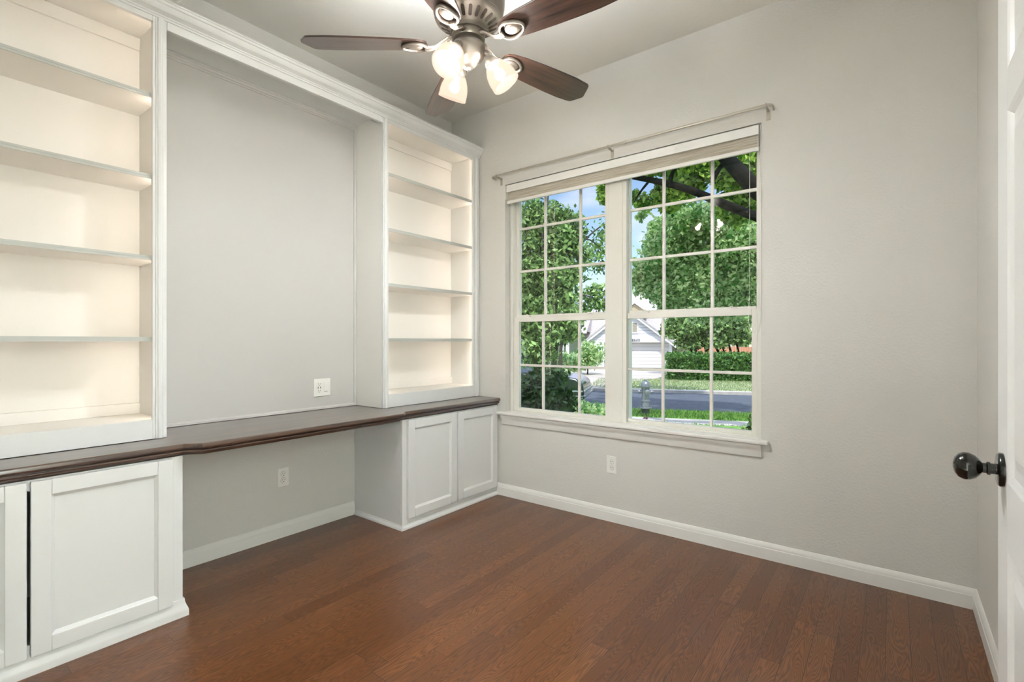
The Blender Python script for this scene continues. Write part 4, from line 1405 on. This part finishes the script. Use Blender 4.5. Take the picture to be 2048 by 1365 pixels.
def branch(pts, r0, r1, seg=9):
    P = [PX(*p) for p in pts]
    n = len(P)
    out, rr = [], []
    for i in range(n - 1):
        for k in range(4):
            t = k / 4
            p0 = P[max(0, i - 1)]; p1 = P[i]; p2 = P[i + 1]; p3 = P[min(n - 1, i + 2)]
            q = 0.5 * ((2 * p1) + (p2 - p0) * t + (2 * p0 - 5 * p1 + 4 * p2 - p3) * t * t + (3 * p1 - p0 - 3 * p2 + p3) * t ** 3)
            out.append(q); rr.append(r0 + (r1 - r0) * (i + t) / (n - 1))
    out.append(P[-1]); rr.append(r1)
    return out, rr


def wood(name, brs, m, parent):
    mb = MB()
    for pts, r0, r1 in brs:
        o, r = branch(pts, r0, r1)
        mb.tube(o, r, 9)
    return mb.build(name, m, parent, smooth=60)


def base(px, d, z):
    p = PX(px, 682.4, d); return (p.x, p.y, z)

def pyz(z, d): return 682.4 - (z - 1.2) / d * FPX

# big tree on the front lawn, trunk hidden behind the wall to the right
d0 = 8.6
tr = thing('front_yard_tree', 'big leafy tree whose thick dark branch crosses the top of the right window', 'tree', base(1660, d0, -0.6))
wood('trunk', [([(1660, pyz(-0.8, d0), d0), (1655, 690, d0), (1640, 560, d0), (1625, 470, d0)], 0.26, 0.20),
               ([(1625, 470, d0), (1570, 450, 8.9), (1515, 434, 9.2), (1440, 405, 9.5), (1380, 380, 9.8), (1320, 364, 10.2), (1258, 352, 10.6)], 0.11, 0.055),
               ([(1625, 480, d0), (1580, 420, 8.3), (1520, 385, 8.2), (1480, 345, 8.2), (1440, 300, 8.4), (1400, 235, 8.6)], 0.17, 0.10),
               ([(1340, 372, 10.0), (1345, 345, 9.8), (1362, 322, 9.7), (1380, 290, 9.6)], 0.045, 0.02),
               ([(1425, 360, 8.6), (1440, 335, 8.5), (1452, 325, 8.4)], 0.05, 0.03),
               ([(1300, 360, 10.4), (1280, 385, 10.4), (1268, 405, 10.3)], 0.03, 0.012),
               ([(1258, 352, 10.6), (1215, 330, 10.7), (1190, 345, 10.6)], 0.06, 0.02)], M['barkd'], tr)
leaves_mesh('foliage', [
    blob(1372, 345, 10.4, 48, 38, 2600, 0.085), blob(1345, 400, 10.6, 40, 20, 900, 0.08), blob(1470, 335, 9.9, 55, 40, 3000, 0.09),
    blob(1480, 415, 10.4, 45, 35, 1800, 0.085), blob(1290, 395, 10.9, 28, 22, 420, 0.075), blob(1205, 385, 10.2, 20, 24, 330, 0.085),
    blob(1285, 335, 10.9, 30, 22, 300, 0.07), blob(1300, 310, 10.6, 60, 30, 900, 0.09), blob(1380, 280, 10.2, 120, 40, 2000, 0.10),
    blob(1560, 300, 10, 90, 90, 2400, 0.11), blob(1180, 215, 12.0, 90, 50, 420, 0.12), blob(1330, 205, 11.5, 80, 50, 380, 0.12), blob(1480, 205, 11, 90, 50, 380, 0.12), blob(1060, 220, 12.5, 80, 50, 360, 0.12)], M['leafmid'], tr, 1)  # last small-count blobs: canopy added above the view to shade the street

# light green tree standing on the right behind it
d1 = 12.2
tr = thing('oak_tree', 'light green spreading tree filling the middle of the right window', 'tree', base(1600, d1, -0.66))
wood('trunk', [([(1600, pyz(-0.9, d1), d1), (1597, 700, d1), (1585, 620, d1)], 0.22, 0.17),
               ([(1585, 625, d1), (1520, 560, 12.8), (1440, 530, 13.4), (1370, 510, 13.8), (1310, 520, 14)], 0.13, 0.03),
               ([(1585, 625, d1), (1540, 540, 12.5), (1490, 480, 12.6), (1430, 450, 12.9)], 0.13, 0.04)], M['bark'], tr)
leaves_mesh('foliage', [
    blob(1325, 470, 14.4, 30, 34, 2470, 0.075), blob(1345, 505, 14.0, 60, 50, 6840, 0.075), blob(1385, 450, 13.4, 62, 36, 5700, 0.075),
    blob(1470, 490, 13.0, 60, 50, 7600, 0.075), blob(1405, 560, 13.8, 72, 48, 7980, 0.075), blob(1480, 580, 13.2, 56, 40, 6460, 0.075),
    blob(1300, 555, 14.6, 36, 38, 3610, 0.075), blob(1340, 590, 14.0, 36, 30, 2850, 0.068), blob(1440, 615, 13.6, 80, 22, 3040, 0.068), blob(1560, 520, 12.8, 60, 90, 3800, 0.088), blob(1272, 548, 14.8, 18, 26, 700, 0.07), blob(1288, 428, 14.6, 16, 14, 260, 0.07), blob(1330, 285, 15.5, 90, 40, 1900, 0.17), blob(1480, 260, 15, 110, 50, 2400, 0.17), blob(1180, 300, 16.5, 90, 30, 1200, 0.17)], M['leaffar'], tr, 2)  # last large-leaved blobs: unseen upper crown added to cast shade on the street

# tall leafy shrub-like tree close to the left window
d2 = 6.3
tr = thing('leafy_tree', 'dark leafy tree close outside filling the left window', 'tree', base(1085, d2, -0.55))
wood('trunk', [([(1085, pyz(-0.7, d2), d2), (1082, 780, d2), (1078, 640, d2), (1085, 480, d2), (1095, 390, d2)], 0.05, 0.02),
               ([(1088, pyz(-0.7, d2), d2), (1105, 760, d2), (1120, 620, 6.4), (1135, 500, 6.5), (1140, 420, 6.6)], 0.045, 0.015),
               ([(1080, 600, d2), (1060, 520, d2), (1050, 430, d2)], 0.03, 0.012),
               ([(1135, 520, 6.5), (1180, 470, 6.7), (1215, 445, 6.9), (1235, 438, 7.0)], 0.014, 0.006),
               ([(1135, 480, 6.5), (1180, 480, 6.7), (1205, 505, 6.8), (1228, 530, 6.9)], 0.012, 0.005),
               ([(1120, 600, 6.4), (1160, 590, 6.5), (1200, 600, 6.6)], 0.014, 0.005)], M['bark'], tr)
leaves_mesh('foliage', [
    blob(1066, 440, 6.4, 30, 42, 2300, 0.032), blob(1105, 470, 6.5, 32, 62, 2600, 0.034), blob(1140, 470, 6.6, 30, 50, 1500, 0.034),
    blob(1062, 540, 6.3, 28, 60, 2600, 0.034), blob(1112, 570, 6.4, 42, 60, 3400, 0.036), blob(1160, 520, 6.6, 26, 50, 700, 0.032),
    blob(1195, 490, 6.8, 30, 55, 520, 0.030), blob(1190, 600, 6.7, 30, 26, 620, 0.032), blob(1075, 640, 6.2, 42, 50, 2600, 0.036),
    blob(1125, 650, 6.3, 36, 30, 1500, 0.036), blob(1080, 700, 6.1, 34, 40, 1500, 0.034), blob(1020, 560, 6.3, 30, 160, 2600, 0.04)], M['leafdark'], tr, 3, clump=0.34, per=14, elong=2.1)

# bush under the left window
d3 = 5.2
tr = thing('bush', 'dense dark green bush low outside the left window', 'bush', base(1075, d3, -0.52))
wood('stems', [([(1075, pyz(-0.6, d3), d3), (1070, 900, d3), (1060, 800, d3)], 0.03, 0.012), ([(1078, pyz(-0.6, d3), d3), (1100, 900, d3), (1125, 790, d3)], 0.03, 0.012)], M['barkd'], tr)
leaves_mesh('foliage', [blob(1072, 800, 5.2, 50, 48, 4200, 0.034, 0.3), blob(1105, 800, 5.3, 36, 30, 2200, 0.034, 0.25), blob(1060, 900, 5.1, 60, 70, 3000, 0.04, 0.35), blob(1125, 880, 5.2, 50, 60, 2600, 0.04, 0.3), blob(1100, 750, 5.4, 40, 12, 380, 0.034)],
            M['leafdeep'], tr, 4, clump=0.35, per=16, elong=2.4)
d4 = 7.4
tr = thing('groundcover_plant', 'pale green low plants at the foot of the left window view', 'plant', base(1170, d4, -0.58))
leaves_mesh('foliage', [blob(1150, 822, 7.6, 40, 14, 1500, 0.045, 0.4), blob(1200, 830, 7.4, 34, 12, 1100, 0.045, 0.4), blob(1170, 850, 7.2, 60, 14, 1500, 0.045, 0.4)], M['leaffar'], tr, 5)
d5 = 5.6
tr = thing('corner_plant', 'small dark leafy plant at the bottom right corner of the right window', 'plant', base(1508, d5, -0.5))
leaves_mesh('foliage', [blob(1502, 850, d5, 14, 26, 160, 0.05, 0.1), blob(1510, 900, d5, 16, 50, 300, 0.05, 0.15)], M['leafdark'], tr, 6)

# across the street: shrubs, trees, hedge
d6 = 31.0
tr = thing('shrub', 'light green flowering shrub in front of the white house', 'shrub', base(1175, d6, -0.92))
wood('stems', [([(1175, pyz(-1.0, d6), d6), (1176, 715, d6), (1172, 700, d6)], 0.05, 0.02)], M['bark'], tr)
leaves_mesh('foliage', [blob(1185, 705, d6, 26, 26, 1700, 0.13), blob(1155, 722, d6, 38, 14, 1600, 0.13), blob(1120, 725, 30, 24, 12, 900, 0.12)], M['leaffar'], tr, 7)
d7 = 27.0
tr = thing('yard_tree', 'dark green tree beside the porch across the street', 'tree', base(1120, d7, -0.92))
wood('trunk', [([(1120, pyz(-1.0, d7), d7), (1122, 700, d7), (1128, 660, d7)], 0.12, 0.06)], M['bark'], tr)
leaves_mesh('foliage', [blob(1135, 655, d7, 30, 24, 2200, 0.14), blob(1100, 630, d7, 50, 40, 3000, 0.16), blob(1150, 630, 28, 26, 16, 900, 0.14)], M['leafdark'], tr, 8)

for nm, lab, bx, dd, brs, bl, sd in (
    ('multi_trunk_tree', 'green tree with several slanting trunks behind the hedge, nearer the garage', 1395, 30.5,
     [([(1398, 735, 30.5), (1385, 705, 30.5), (1372, 680, 30.5), (1352, 655, 30.5)], 0.14, 0.05), ([(1400, 735, 30.5), (1390, 700, 30.5), (1392, 675, 30.5), (1398, 650, 30.5)], 0.13, 0.04),
      ([(1402, 735, 30.5), (1412, 705, 30.5), (1402, 680, 30.5), (1380, 655, 30.5)], 0.10, 0.03), ([(1404, 735, 30.5), (1416, 700, 30.5), (1425, 672, 30.5)], 0.08, 0.03)],
     [blob(1372, 655, 30.5, 40, 24, 3600, 0.15), blob(1345, 660, 30.5, 24, 20, 1400, 0.14), blob(1412, 655, 30.5, 30, 26, 2600, 0.15), blob(1385, 685, 30.5, 34, 12, 1300, 0.13)], 9),
    ('multi_trunk_tree', 'green tree with thin curved trunks in front of the reddish fence', 1455, 29.5,
     [([(1450, 735, 29.5), (1440, 710, 29.5), (1430, 690, 29.5), (1424, 660, 29.5)], 0.11, 0.04), ([(1454, 735, 29.5), (1462, 712, 29.5), (1458, 690, 29.5), (1450, 655, 29.5)], 0.09, 0.04),
      ([(1458, 735, 29.5), (1476, 715, 29.5), (1474, 690, 29.5), (1464, 650, 29.5)], 0.09, 0.04), ([(1452, 735, 29.5), (1452, 715, 29.5), (1445, 695, 29.5), (1438, 670, 29.5)], 0.07, 0.03)],
     [blob(1452, 650, 29.5, 34, 26, 3200, 0.15), blob(1480, 670, 29.5, 20, 22, 1500, 0.14), blob(1440, 682, 29.5, 26, 14, 1100, 0.13), blob(1470, 640, 30, 34, 18, 1400, 0.15)], 10)):
    tr = thing(nm, lab, 'tree', base(bx, dd, -0.93))
    wood('trunk', brs, M['barkd'], tr)
    leaves_mesh('foliage', bl, M['leafdark'], tr, sd)

# clipped hedge: leaves over a box-shaped bush
rng = np.random.default_rng(11)
tr = thing('hedge', 'long clipped dark green hedge along the yard across the street', 'hedge', W3(3.0, 28.6, -0.92), SA)
hv = MB(); hv.box(0.75, 6.6, 28.3, 29.5, -0.95, 0.36)
hv.v = [tuple(MS @ Vector(v)) for v in hv.v]
hv.build('core', mat('dark_hedge_core', (20, 46, 18), 0.9), tr, bevel=0.2)
bl = []
for s in np.arange(0.75, 6.8, 0.42):
    for z in (-0.75, -0.40, -0.05, 0.28):
        c = MS @ Vector((s + rng.normal() * 0.05, 28.32, z + rng.normal() * 0.05))
        bl.append(((c.x, c.y, c.z), (0.26, 0.2, 0.22), 260, 0.075))
    c = MS @ Vector((s, 28.9, 0.40))
    bl.append(((c.x, c.y, c.z), (0.26, 0.4, 0.12), 260, 0.075))
leaves_mesh('foliage', bl, M['hedge'], tr, 12, clump=0.6, per=10)

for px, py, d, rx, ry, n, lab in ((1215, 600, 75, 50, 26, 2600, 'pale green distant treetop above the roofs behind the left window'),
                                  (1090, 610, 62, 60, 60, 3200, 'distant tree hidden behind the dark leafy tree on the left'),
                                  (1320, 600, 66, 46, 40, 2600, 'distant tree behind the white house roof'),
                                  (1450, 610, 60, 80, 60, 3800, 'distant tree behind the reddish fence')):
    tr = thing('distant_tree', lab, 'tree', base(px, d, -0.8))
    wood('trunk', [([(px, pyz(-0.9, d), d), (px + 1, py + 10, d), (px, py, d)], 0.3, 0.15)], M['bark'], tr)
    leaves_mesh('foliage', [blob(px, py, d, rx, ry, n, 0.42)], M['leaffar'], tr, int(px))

# grass blades: nobody could count them
def grass(name, s0, s1, t0, t1, zf, n, h, label, seed):
    rng = np.random.default_rng(seed)
    s = rng.uniform(s0, s1, n); t = rng.uniform(t0, t1, n)
    P = np.array([list(MS @ Vector((a_, b_, zf(b_)))) for a_, b_ in zip(s, t)])
    an = rng.uniform(0, 6.28, n)
    w = 0.010 + 0.008 * rng.random(n)
    hh = h * (0.5 + rng.random(n))
    u = np.stack([np.cos(an), np.sin(an), np.zeros(n)], 1)
    lean = np.stack([np.cos(an * 1.7), np.sin(an * 1.7), np.zeros(n)], 1) * (hh * 0.5)[:, None]
    top = P + lean + np.stack([np.zeros(n), np.zeros(n), hh], 1)
    V = np.stack([P - u * w[:, None], P + u * w[:, None], top], 1).reshape(-1, 3)
    me = bpy.data.meshes.new(name)
    me.vertices.add(3 * n); me.vertices.foreach_set('co', V.astype(np.float32).ravel())
    me.loops.add(3 * n); me.loops.foreach_set('vertex_index', np.arange(3 * n, dtype=np.int32))
    me.polygons.add(n); me.polygons.foreach_set('loop_start', np.arange(0, 3 * n, 3, dtype=np.int32))
    me.update(calc_edges=True)
    me.materials.append(M['grassfar'] if t0 > 20 else M['grass'])
    o = bpy.data.objects.new(name, me); col.objects.link(o)
    return tag(o, label, 'grass', kind='stuff')

grass('grass', -4.5, 3.6, 12.50, 14.03, lambda t: -0.65 - (t - 12.48) * 0.022, 9000, 0.06, 'bright green grass blades on the strip between sidewalk and street', 21)
grass('grass', -4.5, 3.4, 9.6, 11.57, lambda t: -0.46 - 0.19 * max(0, (t - 3) / 8.58), 9000, 0.06, 'green grass blades of the front lawn this side of the sidewalk', 22)
grass('grass', -3.0, 8.0, 22.0, 28.2, lambda t: -0.86 - (t - 21.95) * 0.0087, 12000, 0.07, 'green grass blades of the lawn in front of the hedge', 23)
